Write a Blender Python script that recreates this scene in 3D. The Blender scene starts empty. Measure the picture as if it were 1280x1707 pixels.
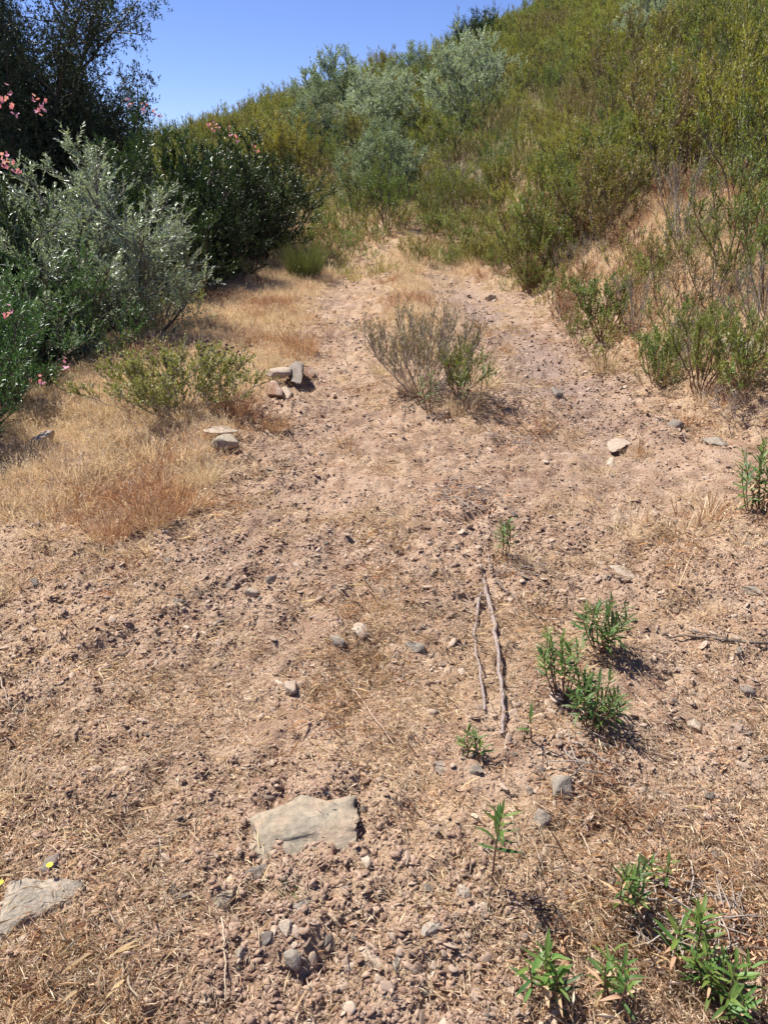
import bpy, math, random
import numpy as np
from mathutils import Vector, Matrix, Euler

# ------------------------------------------------------------------ camera, world, sun, exposure
SC = bpy.context.scene
COL = SC.collection
PITCH = math.radians(23.2)
EYE = 1.62
FPX = 1290.0
cam_d = bpy.data.cameras.new('camera')
cam_d.sensor_fit = 'VERTICAL'
cam_d.sensor_height = 24.0
cam_d.lens = 24.0 * FPX / 1707.0
cam_d.clip_start = 0.05
cam_d.clip_end = 3000
cam = bpy.data.objects.new('camera', cam_d)
cam.location = (0, 0, EYE)
cam.rotation_euler = (math.radians(90) - PITCH, 0, 0)
COL.objects.link(cam)
SC.camera = cam

SUN_EL, SUN_AZ = 56.0, -53.0            # azimuth clockwise from +Y
world = bpy.data.worlds.new('World')
SC.world = world
world.use_nodes = True
wn = world.node_tree
sky = wn.nodes.new('ShaderNodeTexSky')
sky.sky_type = 'NISHITA'
sky.sun_disc = False
sky.sun_elevation = math.radians(SUN_EL)
sky.sun_rotation = math.radians(SUN_AZ)
sky.altitude = 600
sky.air_density = 0.75
sky.dust_density = 0.0
sky.ozone_density = 5.0
tint = wn.nodes.new('ShaderNodeMix'); tint.data_type = 'RGBA'; tint.blend_type = 'MULTIPLY'
tint.inputs['Factor'].default_value = 1.0; tint.inputs[7].default_value = (0.98, 0.93, 1.18, 1)
wn.links.new(sky.outputs[0], tint.inputs[6]); wn.links.new(tint.outputs[2], wn.nodes['Background'].inputs[0])
wn.nodes['Background'].inputs[1].default_value = 0.074
sun_d = bpy.data.lights.new('sun', 'SUN')
sun_d.energy = 5.0
sun_d.angle = math.radians(0.5)
sun_d.color = (1.0, 0.955, 0.89)
sun = bpy.data.objects.new('sun', sun_d)
sdir = Vector((math.cos(math.radians(SUN_EL)) * math.sin(math.radians(SUN_AZ)),
               math.cos(math.radians(SUN_EL)) * math.cos(math.radians(SUN_AZ)),
               math.sin(math.radians(SUN_EL))))
sun.rotation_euler = sdir.to_track_quat('Z', 'Y').to_euler()
sun.location = (-20, 15, 30)
COL.objects.link(sun)
SC.view_settings.view_transform = 'Standard'
SC.view_settings.look = 'None'
SC.view_settings.gamma = 1
SC.view_settings.use_curve_mapping = False
SC.view_settings.exposure = 0.80

# ------------------------------------------------------------------ noise
def _h(ix, iy, seed):
    with np.errstate(over='ignore'):
        n = ix.astype(np.int64) * 374761393 + iy.astype(np.int64) * 668265263 + seed * 974634777
        n = (n ^ (n >> 13)) * 1274126177
        n = n & 0x7fffffff
        n = (n ^ (n >> 16)) * 668265263 & 0x7fffffff
    return n / float(0x7fffffff)

def vnoise(x, y, seed=0):
    xi = np.floor(x); yi = np.floor(y)
    fx = x - xi; fy = y - yi
    fx = fx * fx * fx * (fx * (fx * 6 - 15) + 10); fy = fy * fy * fy * (fy * (fy * 6 - 15) + 10)
    a = _h(xi, yi, seed); b = _h(xi + 1, yi, seed); c = _h(xi, yi + 1, seed); d = _h(xi + 1, yi + 1, seed)
    return (a + (b - a) * fx) * (1 - fy) + (c + (d - c) * fx) * fy - 0.5

def fbm(x, y, f, octv=4, seed=0, gain=0.5):
    s = 0; a = 1.0
    for k in range(octv):
        s = s + a * vnoise(x * f + 17.3 * k, y * f - 9.1 * k, seed + k)
        f *= 2.03; a *= gain
    return s

def clods(x, y, cell, seed):            # rounded lumps, one per cell
    u = x / cell; v = y / cell
    ui = np.floor(u); vi = np.floor(v)
    best = np.zeros_like(u)
    for i in (-1, 0, 1):
        for j in (-1, 0, 1):
            cx = ui + i; cy = vi + j
            px = cx + 0.15 + 0.7 * _h(cx, cy, seed); py = cy + 0.15 + 0.7 * _h(cx, cy, seed + 1)
            r = 0.25 + 0.5 * _h(cx, cy, seed + 2) ** 2
            d2 = ((u - px) ** 2 + (v - py) ** 2) / (r * r)
            best = np.maximum(best, np.where(d2 < 1, (1 - d2) ** 0.7, 0) * r * cell)
    return best

def sstep(a, b, t):
    t = np.clip((t - a) / (b - a), 0, 1)
    return t * t * (3 - 2 * t)

def track_mask(x, y):
    w = 0.12 * np.sin(y * 0.5 + 1)
    l = np.exp(-((x + 0.55 + w) / 0.36) ** 2)
    r = np.exp(-((x - 1.38 + w) / 0.42) ** 2)
    return l, r

def height(x, y):
    x = np.asarray(x, float); y = np.asarray(y, float)
    l, r = track_mask(x, y)
    z = -0.08 * l * sstep(3, 7, y) - 0.10 * r * sstep(3, 6, y) + .05 * np.exp(-((x - .4) / .45) ** 2) * sstep(4, 7, y)
    edge = 2.15 + 0.3 * fbm(x * 0 + 3, y, 0.35, 2, 5) + 0.5 * sstep(5.5, 3, y) + 3 * sstep(3.2, 0, y)
    t = x - edge
    bank = 1.05 * sstep(0, 1.5, t) + 0.36 * np.maximum(t - 1.1, 0) - 0.004 * np.maximum(t - 10, 0) ** 2 * (t < 45)
    bank = np.where(t > 45, 1.05 + .36 * 43.9 - .004 * 35 ** 2, bank)
    z = z + bank * (0.35 + 0.65 * sstep(2.5, 8, y))
    el = -2.75 - 0.25 * sstep(5, 3, y)
    z = z - 1.1 * sstep(el, el - 1.5, x) * sstep(40, 15, y)
    rise = 0.175 * (np.logaddexp(0, (y - 14.0) * 1.2) / 1.2)
    lim = np.where(y > 55, 0.175 * 41, rise)
    rise = np.minimum(rise, lim)
    side = 1 + 0.040 * np.minimum(x, 0)
    rise = rise * np.clip(side, 0.0, 1)
    rise = rise - np.where(y > 57, np.minimum((y - 57) * 0.16, 9), 0)
    z = z + rise
    z = z + sstep(95, 190, y) * 16.5 * sstep(60, -40, x)
    near = sstep(14, 5, y)
    mid = sstep(3.2, 6, y) * sstep(22, 14, y)
    z = z + mid * (0.075 * np.abs(fbm(x, y, 3.1, 4, 141, .6)) + .02 * fbm(x, y * 1.6, 6.5, 3, 151))
    z = z + 0.10 * fbm(x, y, 0.45, 3, 11) * (0.3 + sstep(2.0, 4, np.abs(x)))
    z = z + 0.045 * fbm(x, y, 1.7, 4, 23) + .10 * sstep(2.2, 3.0, x) * np.abs(fbm(x, y, 2.3, 4, 29)) * sstep(30, 15, y)
    z = z + np.maximum(y - 12, 0).clip(0, 8) * 0.03 * fbm(x, y, .25, 3, 31)
    grav = sstep(0.15, -0.15, fbm(x, y, 0.9, 3, 61) + 0.25 * sstep(-0.8, -2.0, x))
    z = z + near * (0.036 * fbm(x, y, 9, 4, 41, 0.62))
    z = z + near * (0.30 * clods(x, y, 0.11, 50) + 0.28 * clods(x + 3, y, 0.045, 54)) * (0.35 + 0.65 * grav)
    return z

def h1(x, y):
    return float(height(np.array([float(x)]), np.array([float(y)]))[0])

def ray(px, py):
    v = 853.5 - py
    return Vector((px - 640.0, FPX * math.cos(PITCH) + v * math.sin(PITCH), -FPX * math.sin(PITCH) + v * math.cos(PITCH)))

def hit(px, py):                        # where the sight line of a photo pixel meets the ground
    r = ray(px, py)
    ys = np.concatenate([np.linspace(0.6, 6, 700), np.linspace(6, 70, 1600)])
    z = EYE + ys * r.z / r.y - height(ys * r.x / r.y, ys)
    k = np.argmax(z < 0)
    if z[k] >= 0:
        k = len(ys) - 1
    y = ys[k]
    x = y * r.x / r.y
    return Vector((x, y, h1(x, y)))

def at_depth(px, py, y):
    r = ray(px, py)
    return Vector((r.x / r.y * y, y, EYE + r.z / r.y * y))

def project(x, y, z):
    dz = z - EYE
    f = y * math.cos(PITCH) - dz * math.sin(PITCH)
    u = y * math.sin(PITCH) + dz * math.cos(PITCH)
    return 640 + FPX * x / f, 853.5 - FPX * u / f

# ------------------------------------------------------------------ object helpers
def tag(o, label=None, cat=None, group=None, kind=None):
    if label: o['label'] = label
    if cat: o['category'] = cat
    if group: o['group'] = group
    if kind: o['kind'] = kind
    return o

def empty(name, loc, label, cat, group=None, rz=0.0, scale=1.0):
    o = bpy.data.objects.new(name, None)
    o.empty_display_size = 0.1
    o.location = loc; o.rotation_euler = (0, 0, rz); o.scale = (scale,) * 3 if not hasattr(scale, '__len__') else scale
    COL.objects.link(o)
    return tag(o, label, cat, group)

def link(name, mesh, parent=None, **kw):
    o = bpy.data.objects.new(name, mesh)
    COL.objects.link(o)
    if parent: o.parent = parent
    return tag(o, **kw)

def tri_mesh(name, V, F, mat, rnd=None, smooth=False):
    V = np.asarray(V, np.float32); F = np.asarray(F, np.int32)
    n = F.shape[1]
    me = bpy.data.meshes.new(name)
    me.vertices.add(len(V)); me.vertices.foreach_set('co', V.ravel())
    me.loops.add(F.size); me.loops.foreach_set('vertex_index', F.ravel())
    me.polygons.add(len(F)); me.polygons.foreach_set('loop_start', np.arange(0, F.size, n, dtype=np.int32))
    me.update(calc_edges=True)
    if smooth:
        me.polygons.foreach_set('use_smooth', np.ones(len(F), bool))
    if rnd is not None:
        a = me.attributes.new('rnd', 'FLOAT', 'POINT'); a.data.foreach_set('value', np.asarray(rnd, np.float32))
    if mat: me.materials.append(mat)
    return me

class MB:
    def __init__(self): self.V = []; self.F = []; self.R = []; self.n = 0
    def add(self, V, F, rnd=0.5):
        V = np.asarray(V, float); F = np.asarray(F, int)
        if F.shape[1] == 4:
            F = np.concatenate([F[:, [0, 1, 2]], F[:, [0, 2, 3]]])
        self.V.append(V); self.F.append(F + self.n)
        self.R.append(np.broadcast_to(np.asarray(rnd, float), (len(V),)))
        self.n += len(V)
    def tube(self, P, R, sides=4, rnd=0.5):
        P = np.asarray(P, float); m = len(P)
        R = np.broadcast_to(np.asarray(R, float), (m,))
        T = np.gradient(P, axis=0); T /= np.linalg.norm(T, axis=1)[:, None] + 1e-9
        ref = np.where(np.abs(T[:, 2:3]) > 0.9, [[1., 0, 0]], [[0, 0, 1.]])
        A = np.cross(T, ref); A /= np.linalg.norm(A, axis=1)[:, None] + 1e-9
        B = np.cross(T, A)
        an = np.arange(sides) * 2 * np.pi / sides
        V = P[:, None] + R[:, None, None] * (A[:, None] * np.cos(an)[None, :, None] + B[:, None] * np.sin(an)[None, :, None])
        V = V.reshape(-1, 3)
        F = []
        for i in range(m - 1):
            for k in range(sides):
                k2 = (k + 1) % sides
                F.append((i * sides + k, i * sides + k2, (i + 1) * sides + k2, (i + 1) * sides + k))
        self.add(V, F, rnd)
        self.add(V[-sides:], [[0, i, i + 1] for i in range(1, sides - 1)], rnd)
    def leaves(self, P, D, N, L, W, rnd, fold=0.25, droop=0.0):
        D = D / (np.linalg.norm(D, axis=1)[:, None] + 1e-9)
        S = np.cross(D, N); S /= np.linalg.norm(S, axis=1)[:, None] + 1e-9
        U = np.cross(S, D)
        L = L[:, None]; W = W[:, None]
        mid = P + D * L * 0.5
        a = mid + S * W * 0.5 + U * W * fold
        b = mid - S * W * 0.5 + U * W * fold
        tip = P + D * L - U * L * droop
        V = np.stack([P, a, tip, b], 1).reshape(-1, 3)
        i = np.arange(len(P))[:, None] * 4
        F = np.concatenate([i + [[0, 1, 2]], i + [[0, 2, 3]]])
        self.add(V, F, np.repeat(rnd, 4))
    def mesh(self, name, mat, smooth=False):
        return tri_mesh(name, np.concatenate(self.V), np.concatenate(self.F), mat, np.concatenate(self.R), smooth)

def unit(v):
    return v / (np.linalg.norm(v, axis=-1, keepdims=True) + 1e-9)

def rdir(rs, n):
    return unit(rs.normal(size=(n, 3)))

# ------------------------------------------------------------------ materials
def nodes(name):
    m = bpy.data.materials.new(name); m.use_nodes = True
    nt = m.node_tree; b = nt.nodes['Principled BSDF']
    return m, nt, b

def mixc(nt, fac, a, b, mode='MIX'):
    n = nt.nodes.new('ShaderNodeMix'); n.data_type = 'RGBA'; n.blend_type = mode; n.clamp_factor = True
    for s, v in ((n.inputs['Factor'], fac), (n.inputs[6], a), (n.inputs[7], b)):
        if isinstance(v, (int, float)): s.default_value = v
        elif isinstance(v, tuple): s.default_value = (v + (1,))[:4]
        else: nt.links.new(v, s)
    return n.outputs[2]

def math_n(nt, op, a, b=0.0, clamp=False):
    n = nt.nodes.new('ShaderNodeMath'); n.operation = op; n.use_clamp = clamp
    for s, v in zip(n.inputs, (a, b)):
        if isinstance(v, (int, float)): s.default_value = v
        else: nt.links.new(v, s)
    return n.outputs[0]

def noise_n(nt, scale, detail=4, rough=0.6, coord=None):
    n = nt.nodes.new('ShaderNodeTexNoise'); n.inputs['Scale'].default_value = scale
    n.inputs['Detail'].default_value = detail; n.inputs['Roughness'].default_value = rough
    if coord: nt.links.new(coord, n.inputs['Vector'])
    return n.outputs[0]

def ramp(nt, v, lo, hi):
    n = nt.nodes.new('ShaderNodeMapRange'); n.clamp = True
    nt.links.new(v, n.inputs[0]); n.inputs[1].default_value = lo; n.inputs[2].default_value = hi
    return n.outputs[0]

def attr(nt, name):
    n = nt.nodes.new('ShaderNodeAttribute'); n.attribute_name = name
    return n.outputs['Fac']

def leaf_mat(name, c1, c2, back=None, tt=(1.25, 1.35, 0.6), rough=0.5, transl=0.25, spec=0.4, vary=0.35, dead=None, deadf=0.0, hue=0.03):
    m, nt, b = nodes(name)
    c = mixc(nt, attr(nt, 'rnd'), c1, c2)
    if dead:
        f = math_n(nt, 'GREATER_THAN', attr(nt, 'rnd'), 1 - deadf)
        c = mixc(nt, f, c, dead)
    oi = nt.nodes.new('ShaderNodeObjectInfo')
    hs = nt.nodes.new('ShaderNodeHueSaturation')
    v = math_n(nt, 'MULTIPLY_ADD', oi.outputs['Random'], vary)
    v.node.inputs[2].default_value = 1 - vary * 0.5
    r2 = math_n(nt, 'FRACT', math_n(nt, 'MULTIPLY', oi.outputs['Random'], 7.31))
    hh = math_n(nt, 'MULTIPLY_ADD', r2, hue * 2); hh.node.inputs[2].default_value = 0.5 - hue
    nt.links.new(v, hs.inputs['Value']); nt.links.new(hh, hs.inputs['Hue']); nt.links.new(c, hs.inputs['Color'])
    c = hs.outputs[0]
    if back:
        g = nt.nodes.new('ShaderNodeNewGeometry')
        c = mixc(nt, g.outputs['Backfacing'], c, back)
    nt.links.new(c, b.inputs['Base Color'])
    b.inputs['Roughness'].default_value = rough
    b.inputs['Specular IOR Level'].default_value = spec
    t = nt.nodes.new('ShaderNodeBsdfTranslucent')
    tc = mixc(nt, 1.0, c, tt, 'MULTIPLY')
    nt.links.new(tc, t.inputs[0])
    mx = nt.nodes.new('ShaderNodeMixShader'); mx.inputs[0].default_value = transl
    nt.links.new(b.outputs[0], mx.inputs[1]); nt.links.new(t.outputs[0], mx.inputs[2])
    nt.links.new(mx.outputs[0], nt.nodes['Material Output'].inputs[0])
    return m

def bark_mat(name, c1, c2, scale=40):
    m, nt, b = nodes(name)
    tc = nt.nodes.new('ShaderNodeTexCoord')
    n = noise_n(nt, scale, 4, 0.6, tc.outputs['Object'])
    nt.links.new(mixc(nt, ramp(nt, n, 0.35, 0.65), c1, c2), b.inputs['Base Color'])
    b.inputs['Roughness'].default_value = 0.85
    bp = nt.nodes.new('ShaderNodeBump'); bp.inputs['Strength'].default_value = 0.5; bp.inputs['Distance'].default_value = 0.003
    nt.links.new(n, bp.inputs['Height']); nt.links.new(bp.outputs[0], b.inputs['Normal'])
    return m

def stone_mat(name, c1, c2, c3, fac_rand=True, scale=25, bump=0.5):
    m, nt, b = nodes(name)
    tc = nt.nodes.new('ShaderNodeTexCoord')
    oi = nt.nodes.new('ShaderNodeObjectInfo')
    n1 = noise_n(nt, scale, 5, 0.65, tc.outputs['Object'])
    n2 = noise_n(nt, scale * 4, 4, 0.7, tc.outputs['Object'])
    c = mixc(nt, oi.outputs['Random'] if fac_rand else 0.3, c1, c2)
    c = mixc(nt, math_n(nt, 'MULTIPLY', ramp(nt, n1, 0.45, 0.68), 0.8), c, c3)
    c = mixc(nt, ramp(nt, n2, 0.3, 0.75), mixc(nt, 1.0, c, (0.62, 0.6, 0.58), 'MULTIPLY'), mixc(nt, 1.0, c, (1.2, 1.18, 1.15), 'MULTIPLY'))
    nt.links.new(c, b.inputs['Base Color'])
    b.inputs['Roughness'].default_value = 0.85
    bp = nt.nodes.new('ShaderNodeBump'); bp.inputs['Strength'].default_value = bump; bp.inputs['Distance'].default_value = 0.004
    s = math_n(nt, 'ADD', n1, n2)
    nt.links.new(s, bp.inputs['Height']); nt.links.new(bp.outputs[0], b.inputs['Normal'])
    return m

SOIL = (0.41, 0.268, 0.172); SOIL_D = (0.23, 0.135, 0.088); SOIL_L = (0.50, 0.36, 0.25)
STRAW = (0.50, 0.36, 0.19); STRAW_L = (0.68, 0.54, 0.34)

def ground_mat():
    m, nt, b = nodes('dry_soil')
    g = nt.nodes.new('ShaderNodeNewGeometry'); P = g.outputs['Position']
    n0 = noise_n(nt, 0.9, 4, 0.6, P); n1 = noise_n(nt, 7, 5, 0.6, P); n2 = noise_n(nt, 60, 5, 0.7, P); n3 = noise_n(nt, 300, 4, 0.7, P)
    c = mixc(nt, ramp(nt, n0, 0.35, 0.65), SOIL_D, SOIL)
    c = mixc(nt, ramp(nt, n1, 0.42, 0.7), c, SOIL_L)
    c = mixc(nt, math_n(nt, 'MULTIPLY', ramp(nt, n1, 0.5, 0.3), 0.6), c, SOIL_D)
    c = mixc(nt, math_n(nt, 'MULTIPLY', ramp(nt, n2, 0.5, 0.72), 0.55), c, (0.56, 0.44, 0.33))
    c = mixc(nt, math_n(nt, 'MULTIPLY', ramp(nt, n2, 0.45, 0.25), 0.6), c, (0.17, 0.10, 0.065))
    # gravelly wheel track : greyer, purple schist chips
    c = mixc(nt, math_n(nt, 'MULTIPLY', attr(nt, 'track'), ramp(nt, n2, 0.3, 0.6)), c, (0.27, 0.20, 0.17))
    # straw cover
    s = mixc(nt, ramp(nt, n2, 0.35, 0.65), (0.34, 0.22, 0.115), (0.56, 0.42, 0.25))
    c = mixc(nt, math_n(nt, 'MULTIPLY', attr(nt, 'grass'), 0.85), c, s)
    # scrub soil far away
    sc = mixc(nt, ramp(nt, noise_n(nt, 0.6, 6, 0.65, P), 0.4, 0.62), (0.06, 0.075, 0.025), (0.22, 0.17, 0.09))
    c = mixc(nt, attr(nt, 'scrub'), c, sc)
    nt.links.new(c, b.inputs['Base Color'])
    b.inputs['Roughness'].default_value = 0.95
    b.inputs['Specular IOR Level'].default_value = 0.15
    bp = nt.nodes.new('ShaderNodeBump'); bp.inputs['Strength'].default_value = 0.9; bp.inputs['Distance'].default_value = 0.012
    vo = nt.nodes.new('ShaderNodeTexVoronoi'); vo.inputs['Scale'].default_value = 95; nt.links.new(P, vo.inputs['Vector'])
    hgt = math_n(nt, 'ADD', math_n(nt, 'ADD', n2, math_n(nt, 'MULTIPLY', n3, 0.4)), math_n(nt, 'MULTIPLY', vo.outputs[0], -0.5))
    nt.links.new(hgt, bp.inputs['Height']); nt.links.new(bp.outputs[0], b.inputs['Normal'])
    return m

M = dict(
    ground=ground_mat(),
    crumb=stone_mat('soil_crumb', (0.24, 0.135, 0.085), (0.60, 0.42, 0.30), (0.50, 0.36, 0.26), scale=60),
    pebble=stone_mat('schist_chip', (0.22, 0.14, 0.10), (0.66, 0.52, 0.40), (0.52, 0.39, 0.27), scale=40),
    slab=stone_mat('pale_slab_stone', (0.30, 0.255, 0.185), (0.33, 0.285, 0.21), (0.42, 0.30, 0.20), scale=11, bump=1.0),
    grey=stone_mat('grey_lichen_stone', (0.265, 0.23, 0.18), (0.35, 0.30, 0.24), (0.46, 0.37, 0.28), scale=22, bump=1.0),
    pale=stone_mat('pale_stone', (0.42, 0.335, 0.25), (0.50, 0.42, 0.33), (0.40, 0.28, 0.19), scale=25, bump=.8),
    dark=stone_mat('dark_schist', (0.12, 0.10, 0.085), (0.22, 0.18, 0.145), (0.32, 0.27, 0.23), scale=25),
    rust=stone_mat('brown_rock', (0.22, 0.11, 0.06), (0.30, 0.17, 0.10), (0.45, 0.36, 0.29), scale=14),
    straw=leaf_mat('straw', tt=(1.05, 1.0, .85), c1=(0.34, 0.215, 0.13), c2=(0.84, 0.71, 0.52), rough=0.6, transl=0.25, vary=0.5, hue=0.012, spec=0.3),
    drygrass=leaf_mat('dry_grass_blade', tt=(1.05, 1.0, .85), c1=(0.52, 0.37, 0.22), c2=(0.92, 0.78, 0.56), rough=0.6, transl=0.35, vary=0.4, hue=0.012, spec=0.3),
    rusty=leaf_mat('rusty_dry_grass', tt=(1.05, 1.0, .85), c1=(0.36, 0.20, 0.11), c2=(0.74, 0.50, 0.30), rough=0.6, transl=0.3, vary=0.35, hue=0.01, spec=0.3),
    rock_l=leaf_mat('rockrose_leaf', (0.050, 0.100, 0.022), (0.105, 0.165, 0.040), back=(0.17, 0.21, 0.11), rough=0.52, transl=0.22, spec=0.35, vary=0.25),
    rock_y=leaf_mat('young_rockrose_leaf', (0.085, 0.155, 0.03), (0.16, 0.25, 0.055), back=(0.22, 0.29, 0.12), rough=0.5, transl=0.3, spec=0.35, vary=0.25),
    hill=leaf_mat('hillside_scrub_leaf', (0.18, 0.185, 0.036), (0.40, 0.375, 0.095), rough=0.5, transl=0.3, vary=0.5, dead=(0.30, 0.21, 0.10), deadf=0.12, hue=0.025),
    fresh=leaf_mat('fresh_scrub_leaf', (0.13, 0.17, 0.045), (0.27, 0.30, 0.105), rough=0.45, transl=0.3, vary=0.35, dead=(0.25, 0.18, 0.08), deadf=0.05),
    silver=leaf_mat('silver_leaf', (0.11, 0.15, 0.095), (0.33, 0.38, 0.30), back=(0.40, 0.45, 0.38), rough=0.36, transl=0.22, spec=0.6, vary=0.2, hue=0.01),
    sage=leaf_mat('grey_green_leaf', (0.14, 0.19, 0.10), (0.32, 0.38, 0.25), back=(0.38, 0.43, 0.33), rough=0.45, transl=0.22, vary=0.25, hue=0.015),
    olean=leaf_mat('oleander_leaf', (0.025, 0.055, 0.020), (0.065, 0.115, 0.035), rough=0.32, transl=0.15, spec=0.5, vary=0.3),
    darkl=leaf_mat('dark_glossy_leaf', (0.024, 0.052, 0.018), (0.070, 0.125, 0.036), rough=0.4, transl=0.15, spec=0.4, vary=0.25),
    greenl=leaf_mat('mid_green_leaf', (0.07, 0.13, 0.045), (0.16, 0.24, 0.09), rough=0.4, transl=0.22, spec=0.5, vary=0.25),
    treel=leaf_mat('tree_leaf', (0.028, 0.045, 0.022), (0.075, 0.10, 0.05), rough=0.5, transl=0.12, spec=0.3, vary=0.2, hue=0.01),
    yell=leaf_mat('yellowish_herb_leaf', (0.22, 0.215, 0.07), (0.42, 0.37, 0.15), rough=0.6, transl=0.25, vary=0.3, dead=(.42, .30, .20), deadf=.3),
    broom=leaf_mat('broom_stem', (0.12, 0.16, 0.055), (0.24, 0.27, 0.10), rough=0.6, transl=0.15, vary=0.2),
    palesage=leaf_mat('pale_sage_leaf', (0.23, 0.285, 0.185), (0.54, 0.60, 0.45), back=(0.52, 0.56, 0.46), rough=0.45, transl=0.22, vary=0.15, hue=0.01),
    hillg=leaf_mat('hillside_green_leaf', (0.09, 0.125, 0.028), (0.21, 0.25, 0.065), transl=.3, vary=.45, dead=(.25, .18, .09), deadf=.06, hue=.03),
    hillb=leaf_mat('hillside_brown_leaf', (0.17, 0.14, 0.05), (0.33, 0.27, 0.12), transl=.25, vary=.45, dead=(.30, .20, .12), deadf=.3, hue=.02),
    halfdry=leaf_mat('half_dry_leaf', (0.16, 0.17, 0.07), (0.34, 0.30, 0.16), rough=.6, transl=.15, dead=(.42, .32, .21), deadf=.35),
    pink=leaf_mat('pink_petal', (0.70, 0.20, 0.36), (0.86, 0.48, 0.60), rough=0.6, transl=0.3, vary=0.2, hue=0.01),
    yellow=leaf_mat('yellow_petal', (0.85, 0.75, 0.03), (0.9, 0.8, 0.08), rough=0.6, transl=0.3, vary=0.1, hue=0.005),
    seed=leaf_mat('dark_seed_head', (0.07, 0.05, 0.045), (0.16, 0.12, 0.11), rough=0.8, transl=0.0, vary=0.2),
    bark=bark_mat('grey_brown_bark', (0.10, 0.075, 0.055), (0.22, 0.175, 0.135)),
    dbark=bark_mat('dark_bark', (0.05, 0.038, 0.03), (0.10, 0.08, 0.062)),
    rstem=bark_mat('reddish_brown_stem', (0.13, 0.065, 0.035), (0.24, 0.14, 0.08), 120),
    pstem=bark_mat('grey_pale_twig', (0.26, 0.21, 0.17), (0.42, 0.36, 0.30), 60),
    stick=bark_mat('weathered_stick', (0.20, 0.145, 0.12), (0.36, 0.29, 0.25), 90),
)

# ------------------------------------------------------------------ ground sheet
def grass_mask(x, y):
    n = fbm(x, y, 1.1, 3, 71); n2 = fbm(x, y, 3.1, 3, 75)
    leftv = sstep(-0.65, -1.3, x + 0.35 * n) * sstep(3.0, 4.0, y + n) * 1.3
    centre = np.exp(-((x - 0.35) / 0.42) ** 2) * sstep(4.5, 8, y) * (.55 + .4 * sstep(7, 10, y))
    far = sstep(11, 15, y + 1.5 * n) * 0.55
    right = sstep(2.0, 2.8, x) * sstep(4, 6, y) * 0.85
    g = np.maximum(np.maximum(leftv, centre), np.maximum(far, right))
    g = np.maximum(g, 0.38 * sstep(-0.3, -1.0, x + n) * sstep(4, 1, y))
    g = np.maximum(g, 0.30 * sstep(0.02, 0.25, n2))
    return np.clip(g * (0.85 + 0.8 * n2), 0, 1)

def scrub_mask(x, y):
    return np.clip(sstep(17, 24, y + 2 * fbm(x, y, .3, 2, 3)) + sstep(4.3, 6.5, x) * sstep(5, 9, y) * .8 + sstep(-3.2, -4.5, x) * .7 * sstep(2, 4, y), 0, 1)

def axis(lo, hi, step):
    out = [0.0]; v = 0.0
    while v < hi:
        v += step(v); out.append(v)
    neg = []; v = 0.0
    while v > lo:
        v -= step(v); neg.append(v)
    return np.array(neg[::-1] + out)

xs = axis(-260, 260, lambda v: 0.0115 + 0.0135 * max(0, abs(v) - 1.3) + .00012 * v * v)
ys = axis(-30, 420, lambda v: (0.0112 + 0.0032 * max(v - 1, 0) ** 1.35 + .00003 * v * v) if v >= 0.7 else 0.012 + 0.5 * abs(v - .7))
X, Y = np.meshgrid(xs, ys)
Z = height(X, Y)
nx, ny = len(xs), len(ys)
V = np.stack([X, Y, Z], -1).reshape(-1, 3)
i = (np.arange(ny - 1)[:, None] * nx + np.arange(nx - 1)[None]).ravel()
F = np.stack([i, i + 1, i + nx + 1, i + nx], 1)
gm = tri_mesh('ground', V, F, M['ground'], smooth=True)
for nm, fn in (('grass', grass_mask), ('scrub', scrub_mask), ('track', lambda x, y: np.clip(track_mask(x, y)[1] * sstep(3, 7, y) * 1.2 + track_mask(x, y)[0] * .2, 0, 1) * sstep(16, 13, y))):
    a = gm.attributes.new(nm, 'FLOAT', 'POINT'); a.data.foreach_set('value', fn(X, Y).astype(np.float32).ravel())
link('ground', gm, kind='structure')
print('ground', nx, ny)

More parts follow.
